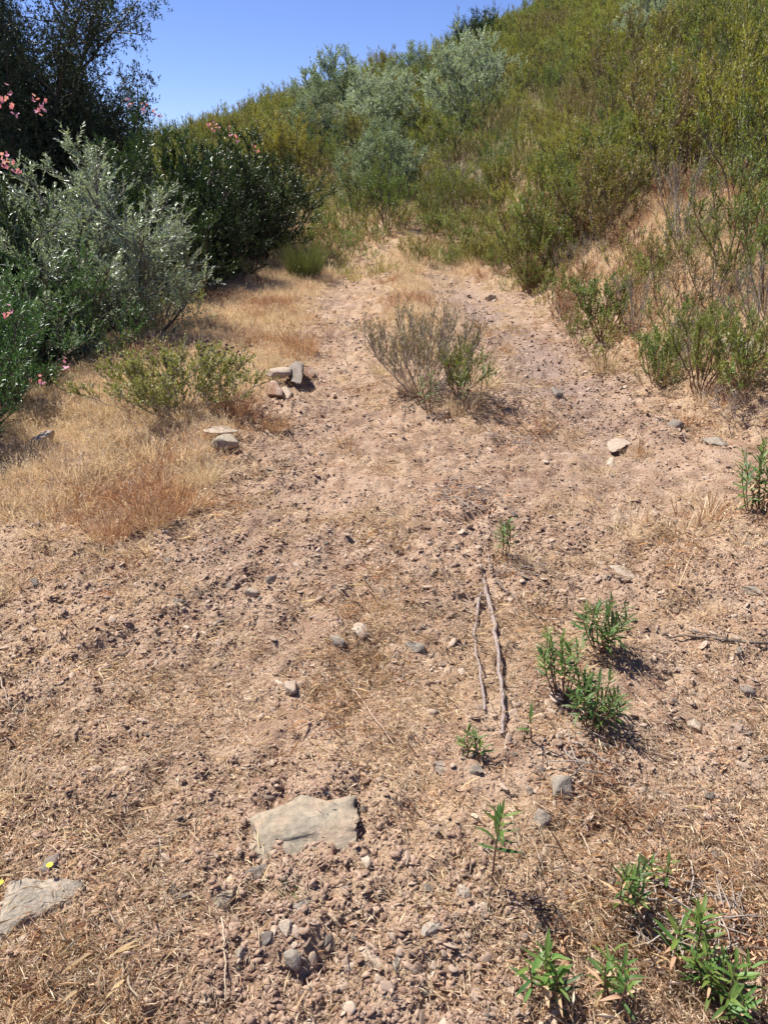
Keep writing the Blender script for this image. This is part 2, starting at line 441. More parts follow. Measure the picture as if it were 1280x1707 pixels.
# ------------------------------------------------------------------ scatter of uncountable stuff (geometry nodes)
def scatter(name, P, rot, scl, idx, meshes):
    src = bpy.data.collections.new(name + '_source')
    for k, me in enumerate(meshes):
        src.objects.link(bpy.data.objects.new('%s_source_%02d' % (name, k), me))
    me = bpy.data.meshes.new(name)
    me.vertices.add(len(P)); me.vertices.foreach_set('co', np.asarray(P, np.float32).ravel())
    a = me.attributes.new('rot', 'FLOAT_VECTOR', 'POINT'); a.data.foreach_set('vector', np.asarray(rot, np.float32).ravel())
    a = me.attributes.new('scl', 'FLOAT_VECTOR', 'POINT'); a.data.foreach_set('vector', np.asarray(scl, np.float32).ravel())
    a = me.attributes.new('idx', 'INT', 'POINT'); a.data.foreach_set('value', np.asarray(idx, np.int32))
    ng = bpy.data.node_groups.new(name, 'GeometryNodeTree')
    ng.interface.new_socket('Geometry', in_out='INPUT', socket_type='NodeSocketGeometry')
    ng.interface.new_socket('Geometry', in_out='OUTPUT', socket_type='NodeSocketGeometry')
    gi = ng.nodes.new('NodeGroupInput'); go = ng.nodes.new('NodeGroupOutput')
    mp = ng.nodes.new('GeometryNodeMeshToPoints')
    ip = ng.nodes.new('GeometryNodeInstanceOnPoints')
    ci = ng.nodes.new('GeometryNodeCollectionInfo')
    ci.inputs['Collection'].default_value = src
    ci.inputs['Separate Children'].default_value = True
    ci.inputs['Reset Children'].default_value = True
    def na(nm, typ):
        n = ng.nodes.new('GeometryNodeInputNamedAttribute'); n.data_type = typ; n.inputs[0].default_value = nm
        return n.outputs[0]
    L = ng.links.new
    L(gi.outputs[0], mp.inputs[0]); L(mp.outputs[0], ip.inputs['Points']); L(ci.outputs[0], ip.inputs['Instance'])
    ip.inputs['Pick Instance'].default_value = True
    L(na('idx', 'INT'), ip.inputs['Instance Index'])
    L(na('rot', 'FLOAT_VECTOR'), ip.inputs['Rotation']); L(na('scl', 'FLOAT_VECTOR'), ip.inputs['Scale'])
    L(ip.outputs[0], go.inputs[0])
    o = link(name, me, kind='stuff')
    md = o.modifiers.new('scatter', 'NODES'); md.node_group = ng
    return o

# icosphere (unit)
def ico(sub):
    import bmesh
    bm = bmesh.new(); bmesh.ops.create_icosphere(bm, subdivisions=sub, radius=1)
    V = np.array([v.co[:] for v in bm.verts]); F = np.array([[v.index for v in f.verts] for f in bm.faces]); bm.free()
    return V, F
ICO1, ICO2, ICO3, ICO4 = ico(1), ico(2), ico(3), ico(4)

def stone_verts(rs, base=ICO2, flat=0.5, elong=1.4, cuts=12, rough=0.03):
    V = base[0].copy(); F = base[1]
    for k in range(cuts):
        n = rdir(rs, 1)[0]; d = rs.uniform(0.34, 0.78)
        s = V @ n
        V = V - np.outer(np.maximum(s - d, 0), n)
    V += rough * .7 * np.stack([vnoise(V[:, 0] * 11 + 4 * k, V[:, 1] * 11 + V[:, 2] * 9.3, 191 + k) for k in range(3)], 1)
    V += rough * 1.6 * np.stack([vnoise(V[:, 0] * 5 + 9 * k, V[:, 1] * 5 + V[:, 2] * 3.3, 91 + k) for k in range(3)], 1)
    V *= np.array([elong, 1.0, flat])
    return V, F

def stone_mesh(seed, mat, base=ICO2, **kw):
    V, F = stone_verts(np.random.RandomState(seed), base, **kw)
    return tri_mesh('stone', V, F, M[mat])

rs = np.random.RandomState(7)
def pts_on_track(n, x0, x1, y0, y1, bias, dens=None, seed=1):
    r = np.random.RandomState(seed)
    y = y0 * (y1 / y0) ** (r.rand(n) ** bias)
    half = np.minimum(0.58 * y + 0.35, 99)
    x = r.uniform(-1, 1, n) * half
    k = (x > x0) & (x < x1)
    x, y = x[k], y[k]
    if dens is not None:
        k = r.rand(len(x)) < dens(x, y); x, y = x[k], y[k]
    return x, y

# soil crumbs and gravel
def lay(name, x, y, s, meshes, sink=0.2, flatr=0.35, seed=3, tilt=0.4):
    r = np.random.RandomState(seed); n = len(x)
    z = height(x, y)
    P = np.stack([x, y, z + s * (0.35 - sink)], 1)
    rot = np.stack([r.normal(0, tilt, n), r.normal(0, tilt, n), r.uniform(0, 6.28, n)], 1)
    sc = np.stack([s, s * r.uniform(0.7, 1.1, n), s * r.uniform(0.6, 1.1, n)], 1)
    return scatter(name, P, rot, sc, r.randint(0, len(meshes), n), meshes)

def crumb(k):
    r = np.random.RandomState(100 + k); V = ICO1[0] * r.uniform(.55, 1.15, (len(ICO1[0]), 1)) + r.normal(0, .1, ICO1[0].shape)
    return tri_mesh('soil_crumb', V * [r.uniform(1.0, 1.7), 1, r.uniform(.4, .7)], ICO1[1], M['crumb'])
crumbs = [crumb(k) for k in range(10)]
chips = [tri_mesh('schist_chip', *stone_verts(np.random.RandomState(200 + k), ICO2 if k < 5 else ICO1, 0.36, 1.5, 7, .05), M['pebble']) for k in range(8)]
bare = lambda x, y: np.clip(0.15 + 0.9 * sstep(0.2, -0.2, fbm(x, y, 0.9, 3, 61)) - 0.6 * grass_mask(x, y), 0.08, 1)
x, y = pts_on_track(110000, -3, 2.7, 0.85, 9, 1.1, bare, 11)
s = 0.0019 + 0.009 * rs.rand(len(x)) ** 5 + 0.0007 * y + .0011 * np.maximum(y - 3, 0) * rs.rand(len(x)) ** 2
lay('soil_crumbs', x, y, s, crumbs, seed=4)
stony = lambda x, y: np.clip(.4 * sstep(3, 5, y) * np.abs(fbm(x, y, 2, 3, 5)) + 0.12 + 0.9 * sstep(0.0, 0.3, fbm(x, y, 1.6, 3, 81) + 0.06) * (1 - .7 * grass_mask(x, y)) + .5 * track_mask(x, y)[1] * sstep(3, 6, y), 0, 1)
x, y = pts_on_track(52000, -3, 2.9, 0.85, 14, 1.0, stony, 12)
s = 0.0026 + 0.015 * rs.rand(len(x)) ** 9 + 0.0009 * y + .0026 * np.maximum(y - 3, 0) * rs.rand(len(x)) ** 3
lay('gravel', x, y, s, chips, seed=5)

# straw litter: tangles of fallen dry stalks
def litter_mesh(seed, n, spread, L, W, mat='straw', up=0.12):
    r = np.random.RandomState(seed); mb = MB()
    P = np.stack([r.normal(0, spread, n), r.normal(0, spread, n), np.abs(r.normal(0, 0.004, n)) + 0.002], 1)
    a = r.uniform(0, 6.28, n)
    D = np.stack([np.cos(a), np.sin(a), r.normal(0.02, up, n)], 1)
    N = np.stack([r.normal(0, .6, n), r.normal(0, .6, n), np.ones(n)], 1)
    l = L * r.uniform(0.3, 1.2, n) ** 1.3
    mb.leaves(P, D, N, l, W * r.uniform(0.6, 1.6, n), r.rand(n), 0.2, r.uniform(-.1, .2))
    return mb.mesh('straw_tangle', M[mat])

litter = [litter_mesh(300 + k, 16, 0.028, 0.026, 0.0014) for k in range(4)] + [litter_mesh(310 + k, 12, 0.035, 0.055, 0.0013) for k in range(2)] + \
         [litter_mesh(320 + k, 14, 0.025, 0.015, 0.003, 'rusty') for k in range(2)]
bald = lambda x, y: np.exp(-((x + .02) / .30) ** 2) * sstep(2.0, 1.5, y) + .6 * np.exp(-((x - .35) / .5) ** 2) * sstep(2.0, 2.5, y) * sstep(4.5, 3.2, y)
lden = lambda x, y: (1 - .8 * bald(x, y)) * np.clip(0.16 + .22 * sstep(3.5, 6, y) + 1.1 * grass_mask(x, y) + 0.35 * sstep(-0.1, 0.25, fbm(x, y, 2.2, 3, 77)), 0, 1)
x, y = pts_on_track(46000, -3.2, 3.6, 0.85, 15, 1.0, lden, 13)
s = rs.uniform(0.6, 1.3, len(x)) * (1 + 0.04 * y)
P = np.stack([x, y, height(x, y)], 1); n = len(x)
scatter('straw_litter', P, np.stack([rs.normal(0, .12, n), rs.normal(0, .12, n), rs.uniform(0, 6.28, n)], 1), np.stack([s, s, s], 1), rs.randint(0, 8, n), litter)

# matted brown dead weeds, thin springy stalks
mat_mesh = [litter_mesh(340 + k, 26, 0.035, 0.05, 0.0013, 'rusty' if k % 2 else 'straw', .45) for k in range(4)]
mden = lambda x, y: (1 - bald(x, y)) * np.clip(0.9 * sstep(0.05, 0.35, fbm(x, y, 1.5, 3, 177) + .12 * sstep(-.2, -1, x)), 0, 1)
x, y = pts_on_track(12000, -3.2, 3.2, 0.85, 11, .9, mden, 15)
s = rs.uniform(0.6, 1.4, len(x)) * (1 + .05 * y); n = len(x)
scatter('dead_weeds', np.stack([x, y, height(x, y) + .003], 1), np.stack([rs.normal(0, .2, n), rs.normal(0, .2, n), rs.uniform(0, 6.28, n)], 1), np.stack([s, s, s], 1), rs.randint(0, 4, n), mat_mesh)

# standing dry grass
def tuft_mesh(seed, n, H, R, W, mat, lean=0.5, seeds=True, name='grass_tuft'):
    r = np.random.RandomState(seed); mb = MB()
    a = r.uniform(0, 6.28, n); rr = R * 0.3 * np.sqrt(r.rand(n))
    B = np.stack([np.cos(a) * rr, np.sin(a) * rr, np.zeros(n) - .005], 1)
    a2 = a + r.normal(0, .8, n); ln = np.abs(r.normal(0, lean, n))
    D = np.stack([np.cos(a2) * np.sin(ln), np.sin(a2) * np.sin(ln), np.cos(ln)], 1)
    h = H * r.uniform(0.35, 1.0, n)
    side = unit(np.cross(D, rdir(r, n)))
    bend = np.stack([np.cos(a2), np.sin(a2), -0.4 * np.ones(n)], 1) * (h * r.uniform(0.05, .4, n))[:, None]
    w = (W * r.uniform(.6, 1.3, n))[:, None]
    p0, p1, p2 = B, B + D * h[:, None] * .55 + bend * .25, B + D * h[:, None] + bend
    V = np.stack([p0 - side * w / 2, p0 + side * w / 2, p1 - side * w * .4, p1 + side * w * .4, p2], 1).reshape(-1, 3)
    i = np.arange(n)[:, None] * 5
    F = np.concatenate([i + [[0, 1, 3]], i + [[0, 3, 2]], i + [[2, 3, 4]]])
    rn = r.rand(n); mb.add(V, F, np.repeat(rn, 5))
    if seeds:
        k = r.rand(n) < 0.5
        m = int(k.sum())
        for j in range(3):
            mb.leaves(p2[k] - D[k] * 0.012 * j, unit(D[k] + 0.5 * rdir(r, m)), rdir(r, m), np.full(m, .016), np.full(m, W * 2.2), rn[k])
    return mb.mesh(name, M[mat])

dgr = [tuft_mesh(400 + k, 20, .16 + .07 * k, .14, .0046, 'drygrass', .6) for k in range(3)] + [tuft_mesh(410 + k, 20, .15, .12, .0042, 'rusty', .7) for k in range(2)]
gden = lambda x, y: np.clip(grass_mask(x, y) * 1.6 - 0.40 + .35 * sstep(2.4, 3, x) + .2 * sstep(-1.2, -1.6, x), 0, 1) * (1 - .8 * sstep(14, 18, y))
x, y = pts_on_track(30000, -3.1, 5.2, 2.6, 19, 0.8, gden, 14)
xa, ya = rs.uniform(-3.2, 5.6, 30000), rs.uniform(6, 19, 30000); ka = rs.rand(30000) < gden(xa, ya)
x, y = np.concatenate([x, xa[ka]]), np.concatenate([y, ya[ka]])
n = len(x); patch = fbm(x, y, 1.3, 3, 88)
s = rs.uniform(.35, 1.0, n) ** 1.3 * (0.75 + 1.0 * np.clip(patch + .1, 0, .6)) * (1 - .5 * np.exp(-((x + .55) / .4) ** 2))
idx = np.where(patch + rs.normal(0, .12, n) > 0.22, rs.randint(3, 5, n), rs.randint(0, 3, n))
scatter('dry_grass', np.stack([x, y, height(x, y)], 1), np.stack([rs.normal(0, .15, n), rs.normal(0, .15, n), rs.uniform(0, 6.28, n)], 1),
        np.stack([s, s, s * rs.uniform(.7, 1.2, n)], 1), idx, dgr)
print('dry grass', n)
und = [tuft_mesh(430 + k, 22, .26, .26, .006, m, .5, True) for k, m in enumerate(['drygrass', 'fresh', 'hill', 'rusty', 'hillg', 'drygrass'])]
xa, ya = rs.uniform(-6, 16, 26000), 11 + 19 * rs.rand(26000) ** 1.2
fn = fbm(xa, ya, .7, 3, 301)
ka = rs.rand(26000) < np.clip(sstep(12.5, 16.5, ya + 2 * fn + .5 * np.maximum(xa - 2, 0)) * (.55 + fn), 0, 1) * (np.abs(xa - 4) < 9)
xa, ya, fn = xa[ka], ya[ka], fn[ka]; n = len(xa)
pick = np.where(fn + rs.normal(0, .2, n) > -.02, np.array([1, 2, 4, 0])[rs.randint(0, 4, n)], np.array([0, 3, 5, 2])[rs.randint(0, 4, n)])
sc_ = rs.uniform(.5, 1.4, n)
scatter('undergrowth', np.stack([xa, ya, height(xa, ya)], 1), np.stack([rs.normal(0, .12, n), rs.normal(0, .12, n), rs.uniform(0, 6.28, n)], 1), np.stack([sc_] * 3, 1), pick, und)
print('undergrowth', n)

# ------------------------------------------------------------------ shrubs
def shrub_meshes(seed, H, R, nstem, nbr, ntwig, nleaf, L, W, leafmat, barkmat, tw=0.22, ang=0.7, up=0.5, dome=0.45,
                 base=0.3, low=0.0, sr=0.012, whorl=False, name='shrub', tall=0.0, split=None):
    """woody shrub: stems -> branches -> twigs -> leaves; returns stem mesh and foliage mesh"""
    r = np.random.RandomState(seed); st = MB(); fo = MB()
    BP = []; BD = []; BL = []
    for k in range(nstem):
        a = k * 2.39996 + r.uniform(-.4, .4)
        u = math.sqrt((k + .5) / nstem) * r.uniform(.85, 1.1)
        tip = np.array([math.cos(a) * R * u, math.sin(a) * R * u, H * (1 - dome * u * u) * r.uniform(.78, 1.03) * (1 + tall * (r.rand() < .15))])
        b0 = np.array([math.cos(a) * R * .10 * u, math.sin(a) * R * .10 * u, -0.03])
        mid = b0 * .45 + tip * .55 + np.array([math.cos(a), math.sin(a), 0]) * R * .12 * u + r.normal(0, .04 * H, 3)
        if low: mid[2] -= low * H * u
        t = np.linspace(0, 1, 7)[:, None]
        pts = (1 - t) ** 2 * b0 + 2 * t * (1 - t) * mid + t * t * tip
        pts[1:-1] += r.normal(0, .012 * H, (5, 3))
        st.tube(pts, np.linspace(sr, sr * .3, 7) * (H / 1.3) ** .5, 4, r.rand())
        for j in range(nbr):
            tt = base + (1 - base) * (j + r.rand()) / nbr
            q = tt * 6; i0 = min(int(q), 5); p = pts[i0] + (pts[i0 + 1] - pts[i0]) * (q - i0)
            tg = unit(pts[i0 + 1] - pts[i0])
            d = unit(tg * .6 + rdir(r, 1)[0] * .8 + np.array([p[0], p[1], 0]) / (R + 1e-6) * .35 + np.array([0, 0, up]))
            l = (0.16 + .2 * r.rand()) * (H + R) * .5 * (1.1 - .5 * tt)
            e = p + d * l
            st.tube([p, p + d * l * .5 + r.normal(0, .02 * l, 3), e], [sr * .35, sr * .25, sr * .12], 3, r.rand())
            BP.append(p); BD.append(d); BL.append(l)
        BP.append(pts[4]); BD.append(unit(pts[6] - pts[4])); BL.append(np.linalg.norm(pts[6] - pts[4]) * 1.1)
    BP = np.array(BP); BD = np.array(BD); BL = np.array(BL)
    nb = len(BP)
    # twigs
    k = np.repeat(np.arange(nb), ntwig); m = len(k)
    t = r.uniform(.15, 1, m)
    TP = BP[k] + BD[k] * (BL[k] * t)[:, None]
    TD = unit(BD[k] * .7 + rdir(r, m) * .75 + np.array([0, 0, up]))
    TL = tw * r.uniform(.5, 1.15, m)
    S = unit(np.cross(TD, rdir(r, m))) * (0.0022 + .001 * sr / .012)
    V = np.stack([TP - S, TP + S, TP + TD * TL[:, None]], 1).reshape(-1, 3)
    st.add(V, np.arange(3 * m).reshape(-1, 3), np.repeat(r.rand(m), 3))
    # leaves
    q = np.repeat(np.arange(m), nleaf); c = len(q)
    t = (np.tile(np.arange(nleaf), m) + r.rand(c)) / nleaf
    t = .12 + .9 * t ** .8
    P = TP[q] + TD[q] * (TL[q] * t)[:, None]
    rad = unit(np.cross(TD[q], rdir(r, c)))
    al = ang * r.uniform(.6, 1.3, c) * (1.15 - .45 * t)
    D = TD[q] * np.cos(al)[:, None] + rad * np.sin(al)[:, None]
    N = unit(TD[q] * 1.0 - rad * .3 + .4 * rdir(r, c))
    l = L * r.uniform(.65, 1.15, c) * (1.1 - .35 * t)
    rn = np.clip(.45 * r.rand(c) + .45 * r.rand(m)[q] + .15 * (t - .3), 0, 1)
    fo.leaves(P, D, N, l, W * r.uniform(.8, 1.2, c), rn, .22, .08)
    return st.mesh(name + '_stems', M[barkmat]), fo.mesh(name + '_foliage', M[leafmat])

def plant(name, meshes, loc, label, cat='shrub', group=None, rz=0.0, scale=1.0):
    o = empty(name, loc, label, cat, group, rz, scale)
    link('stems', meshes[0], o)
    link('foliage', meshes[1], o, kind='stuff')
    return o

MS = {}
# hillside rockrose / scrub kinds
for k in range(5):
    MS['hill%d' % k] = shrub_meshes(500 + k, 1.25, .62, 8 + k % 2, 6, 4, 12, .055, .013, ['hill', 'hill', 'hillg', 'hill', 'hillb'][k], 'bark', tw=.2, up=.75, dome=.3, base=.3, tall=.25, name='hill_shrub')
for k in range(3):
    MS['fresh%d' % k] = shrub_meshes(520 + k, .95, .55, 8, 5, 4, 12, .05, .012, 'fresh', 'rstem', tw=.18, up=.8, dome=.3, base=.25, name='fresh_shrub')
for k in range(3):
    MS['silver%d' % k] = shrub_meshes(540 + k, 1.45, 1.0, 24, 9, 9, 15, .05, .018, 'sage' if k == 1 else 'palesage', 'bark', tw=.2, up=.3, dome=.6, base=.08, low=.2, name='silver_shrub')
MS['bare'] = shrub_meshes(560, .9, .5, 9, 6, 4, 3, .035, .006, 'broom', 'pstem', tw=.2, up=.9, base=.15, name='bare_shrub')
MS['dead'] = shrub_meshes(561, .6, .6, 9, 6, 5, 1, .02, .004, 'straw', 'pstem', tw=.18, up=.2, base=.15, name='dead_shrub')

print('shrub meshes')
# ---- the big shrubs along the left edge
BIG = {
    'silver': shrub_meshes(601, 2.9, 1.45, 34, 11, 9, 15, .062, .014, 'silver', 'bark', tw=.28, up=.4, dome=.6, base=.2, low=.1, sr=.02, name='silver_bush'),
    'green': shrub_meshes(602, 2.2, 1.2, 26, 10, 9, 14, .055, .014, 'greenl', 'bark', tw=.24, up=.5, dome=.5, base=.15, low=.15, sr=.02, name='green_bush'),
    'olean': shrub_meshes(603, 2.6, 1.2, 26, 9, 7, 13, .10, .018, 'olean', 'bark', tw=.26, up=.75, dome=.4, base=.15, low=.1, sr=.02, name='oleander'),
    'dark': shrub_meshes(604, 2.7, 1.35, 30, 11, 9, 14, .055, .020, 'darkl', 'dbark', tw=.24, up=.45, dome=.5, base=.1, low=.2, sr=.02, name='dark_bush'),
}
def flower_mesh(seed):
    r = np.random.RandomState(seed); mb = MB()
    for c in range(7):
        c0 = r.normal(0, .035, 3); ax = unit(c0 + np.array([0, 0, .05]) + r.normal(0, .02, 3))
        e1 = unit(np.cross(ax, [0.3, .5, .8])); e2 = np.cross(ax, e1)
        a = np.arange(5) * 2 * np.pi / 5
        D = e1 * np.cos(a)[:, None] + e2 * np.sin(a)[:, None] + ax * .35
        mb.leaves(np.repeat(c0[None], 5, 0), D, np.repeat(ax[None], 5, 0), np.full(5, .024), np.full(5, .022), np.full(5, r.rand()), .05)
    return mb.mesh('flower_cluster', M['pink'])
FLW = [flower_mesh(k) for k in range(3)]

def big(kind, name, x, y, label, rz, scale, flowers=(), group=None, cat='shrub', bend=None):
    x -= 0.35 if y < 11 else 0.0
    o = plant(name, BIG[kind], (x, y, h1(x, y) - .03), label, cat, group, rz, scale)
    for i, (px, py, d) in enumerate(flowers):
        p = at_depth(px, py, d)
        inv = Matrix.LocRotScale(o.location, o.rotation_euler, o.scale).inverted()
        f = link('flower_cluster', FLW[i % 3], o, kind='stuff')
        f.matrix_local = inv @ Matrix.LocRotScale(p, Euler((i * 1.3, i * .7, i * 2.1)), ((1.0 if py < 300 else .5),) * 3)
        # the stalk that carries it
    return o

big('olean', 'oleander_bush', -4.15, 8.3, 'dark oleander with pink flowers at the left end of the hedge', .4, (1, 1, 1.15),
    [(8, 160, 8.1), (62, 172, 8.3), (25, 185, 7.8), (14, 268, 7.2), (22, 278, 7.0), (70, 180, 8.1), (3, 255, 7.4)], 'bushes along the left edge of the track')
big('olean', 'oleander_bush', -3.0, 4.9, 'low dark oleander bush at the left frame edge beside the dry verge', 2.2, (.75, .75, .52),
    [(12, 522, 4.4), (112, 605, 4.5), (70, 635, 4.4)], 'bushes along the left edge of the track')
big('silver', 'silver_shrub', -3.1, 9.0, 'large silvery leaved shrub in front of the tall tree, left of the track', 1.0, (1.15, 1.1, .84), group='bushes along the left edge of the track')
big('silver', 'silver_shrub', -3.7, 7.3, 'smaller silvery shrub at the left frame edge above the green bush', 3.0, (.9, .9, .78), group='bushes along the left edge of the track')
big('green', 'green_bush', -3.1, 5.9, 'mid green bush below the silvery shrub at the left frame edge', .2, (.85, .85, .72), group='bushes along the left edge of the track')
big('green', 'green_bush', -2.95, 7.6, 'deep green bush spreading beneath the large silvery shrub at the verge', 2.4, (.75, .75, .66), group='bushes along the left edge of the track')
big('green', 'green_bush', -2.55, 4.75, 'low deep green bush at the left frame edge, nearest of the hedge', 5.2, (.48, .48, .42), group='bushes along the left edge of the track')
big('dark', 'dark_bush', -3.5, 11.6, 'dark leafy bush right behind the large silvery shrub', .9, (.9, .9, .95), group='bushes along the left edge of the track')
big('olean', 'oleander_bush', -3.6, 13.6, 'dark oleander bush with pink flowers on top, right of the silvery shrub', 1.9, (1.2, 1.2, 1.18),
    [(350, 205, 13.2), (385, 218, 13.4), (395, 232, 12.9), (360, 212, 12.8), (425, 248, 13.0), (240, 182, 12.8), (218, 172, 12.8), (262, 190, 12.8)], 'bushes along the left edge of the track')
big('dark', 'dark_bush', -2.55, 15.6, 'dense near black bush at the far end of the left hedge', 2.9, (1.05, 1.0, .82), group='bushes along the left edge of the track')
big('dark', 'dark_bush', -2.8, 13.2, 'dark bush leaning over the verge behind the broom tuft', 4.1, (.62, .62, .60), group='bushes along the left edge of the track')
big('green', 'green_bush', -2.9, 17.3, 'bright green bush behind the dark bushes where the track ends', 4.9, (1.0, 1.0, .72), group='bushes along the left edge of the track')

# ---- tree at upper left
def tree(seed, H, loc, label, scale=(.82, .82, 1)):
    r = np.random.RandomState(seed); st = MB(); fo = MB()
    tips = []
    def branch(p, d, l, rad, lvl):
        n = 6; pts = [p]; dd = d
        for i in range(n):
            dd = unit(dd + r.normal(0, .13, 3) + np.array([0, 0, .05 if lvl < 3 else -.03]))
            pts.append(pts[-1] + dd * l / n)
        st.tube(pts, np.linspace(rad, rad * .55, n + 1), 6 if lvl < 2 else 4, r.rand())
        if lvl == 2: tips.append((pts[2], dd, l)); tips.append((pts[4], dd, l)); tips.append((pts[6], dd, l))
        if lvl >= 3:
            tips.append((pts[3], dd, l)); tips.append((pts[-1], dd, l)); return
        for j in range([4, 5, 5][lvl]):
            i0 = r.randint(2, n + 1)
            nd = unit(dd * .7 + rdir(r, 1)[0] * .85 + np.array([0, 0, .15]))
            branch(pts[i0], nd, l * r.uniform(.5, .75), rad * .5, lvl + 1)
        branch(pts[-1], dd, l * .7, rad * .55, lvl + 1)
    for k, (dx, dy, ln) in enumerate([(-.25, .0, .10), (.25, .1, .2), (.0, -.1, .0)]):
        branch(np.array([dx, dy, -.1]), unit(np.array([dx * .6 + ln, dy, 1.0])), H * .42, .11, 0)
    TP = np.array([t[0] for t in tips]); TDr = np.array([t[1] for t in tips])
    keep = r.rand(len(TP)) < .85
    TP, TDr = TP[keep], TDr[keep]
    m = len(TP); q = np.repeat(np.arange(m), 17); c = len(q)
    TD = unit(TDr[q] * .4 + rdir(r, c)); P0 = TP[q] + rdir(r, c) * .22
    TL = r.uniform(.12, .32, c)
    S = unit(np.cross(TD, rdir(r, c))) * .003
    st.add(np.stack([P0 - S, P0 + S, P0 + TD * TL[:, None]], 1).reshape(-1, 3), np.arange(3 * c).reshape(-1, 3), .5)
    z = np.repeat(np.arange(c), 10); e = len(z); t = r.rand(e)
    P = P0[z] + TD[z] * (TL[z] * t)[:, None]
    D = unit(TD[z] * .6 + rdir(r, e)); 
    fo.leaves(P, D, rdir(r, e), .062 * r.uniform(.6, 1.2, e), .026 * r.uniform(.7, 1.2, e), np.clip(.5 * r.rand(e) + .5 * r.rand(m)[q][z], 0, 1), .2, .05)
    o = empty('tall_tree', loc, label, 'tree', None, 0, scale)
    link('trunk', st.mesh('tree_trunk', M['dbark'], True), o)
    link('crown', fo.mesh('tree_crown', M['treel']), o, kind='stuff')
    print('tree leaves', e)
tree(5, 7.6, (-6.5, 15.5, h1(-6.5, 15.5)), 'tall dark multi stemmed tree against the sky at the upper left')
tree(9, 6.4, (-8.6, 18.0, h1(-8.6, 18.0)), 'dark tree further back at the left frame edge, behind the taller one')

# ---- silvery / green shrubs on the hillside, placed by base point
rr = random.Random(4)
HG = 'round grey green shrubs on the hillside'
LAND = []
def hill_plant(key, name, px, py, label, s, group=HG, cat='shrub', sz=1.0):
    p = hit(px, py); LAND.append((p.x, p.y, s, label)); s = s * 1.3
    return plant(name, MS[key], (p.x, p.y, p.z - .03), label, cat, group, rr.uniform(0, 6), (s, s, s * sz))
hill_plant('silver1', 'round_shrub', 560, 222, 'dark grey green round shrub, leftmost of the round shrubs on the slope', 1.55)
hill_plant('silver0', 'round_shrub', 640, 235, 'blue grey rounded shrub in the middle of the slope above the track', 1.35)
hill_plant('silver1', 'round_shrub', 688, 160, 'grey green round shrub close below the skyline', 1.3)
hill_plant('silver2', 'round_shrub', 785, 212, 'pale silver green shrub, brightest and tallest on the mid slope', 1.35, sz=1.15)
hill_plant('silver1', 'round_shrub', 525, 262, 'low grey green shrub left of the blue grey one', 1.0)
hill_plant('silver2', 'round_shrub', 1115, 75, 'pale grey shrub high on the slope at the upper right', 1.15)
hill_plant('silver0', 'round_shrub', 1052, 108, 'small pale grey shrub beside the larger one at the upper right', .75)
hill_plant('silver0', 'round_shrub', 915, 30, 'small silvery shrub poking up on the skyline', .8)
hill_plant('silver1', 'round_shrub', 640, 330, 'sage green shrub at the foot of the slope beyond the track end', .9)
p = hit(800, 104)
plant('skyline_tree', BIG['dark'], (p.x, p.y, p.z), 'small dark round tree standing on the skyline of the hill', 'tree', None, 1, (1.15, 1.15, .85))
hill_plant('dead', 'dead_shrub', 772, 345, 'dead grey leafless shrub on the bare bank above the track end', 1.5, group=None)

# ---- mass of scrub on the hillside: the nearest ones one by one, the rest as ground cover
r = np.random.RandomState(21)
cand = []
step = .78
gx = np.arange(-14, 42, step); gy = np.arange(15.5, 64, step)
GX, GY = np.meshgrid(gx, gy)
GX = (GX + r.uniform(-.38, .38, GX.shape)).ravel(); GY = (GY + r.uniform(-.38, .38, GY.shape)).ravel()
bx = np.arange(3.1, 14, .62); by = np.arange(5.2, 15.4, .62)
BX, BY = np.meshgrid(bx, by)
BX = (BX + r.uniform(-.3, .3, BX.shape)).ravel(); BY = (BY + r.uniform(-.3, .3, BY.shape)).ravel()
EX = r.uniform(2.1, 4.4, 46); EY = r.uniform(12.2, 19.5, 46)
AX = np.concatenate([GX, BX, EX]); AY = np.concatenate([GY, BY, EY]); extra = np.zeros(len(AX), bool); extra[-46:] = True
edgeb = np.where(AY > 11.2, 2.6, 3.6) + 0.6 * fbm(AX, AY, .4, 2, 9)
ok = ((AY > 18.0 + .15 * np.maximum(AX, 0) * 0) | (AX > edgeb) | extra) & (AX > -0.62 * AY + 2) & (AX < .62 * AY + 3)
ok &= ~((AX < -1.2) & (AY < 19.5))
# opening: bare bank patches
ok &= ~((AX < 4.2) & (AY < 11.2) & (AY > 9.0))
for lx, ly, ls, lab_ in LAND:
    if 'dead' in lab_: continue
    ok &= ~((np.abs(AX - lx * AY / ly) < .75 * ls) & (AY > ly - 1.9 * ls) & (AY < ly + .6 * ls))
AX, AY = AX[ok], AY[ok]; AZ = height(AX, AY)
PX, PY = project(AX, AY, AZ + .6)
vis = (PX > -60) & (PX < 1340) & (PY > -70)
order = np.argsort(AY + 1000 * (~vis))
names_h = ['hill0', 'hill1', 'hill2', 'hill3', 'hill4', 'fresh0', 'fresh1', 'fresh2']
def hsize(x, y): return np.clip(.84 + .8 * fbm(x, y, .3, 3, 120), .45, 1.5)
S = hsize(AX, AY) * r.uniform(.7, 1.2, len(AX)) * np.where(AY < 9, .82, 1.0)
fr = fbm(AX, AY, .3, 2, 44)
K = np.array([0, 1, 3])[r.randint(0, 3, len(AX))]
fk = fbm(AX, AY, .45, 2, 144) + r.normal(0, .12, len(AX))
K = np.where(fk > .22, 2, np.where(fk < -.30, 4, K))
K = np.where(fr + r.normal(0, .15, len(AX)) > .28, r.randint(5, 8, len(AX)), K)
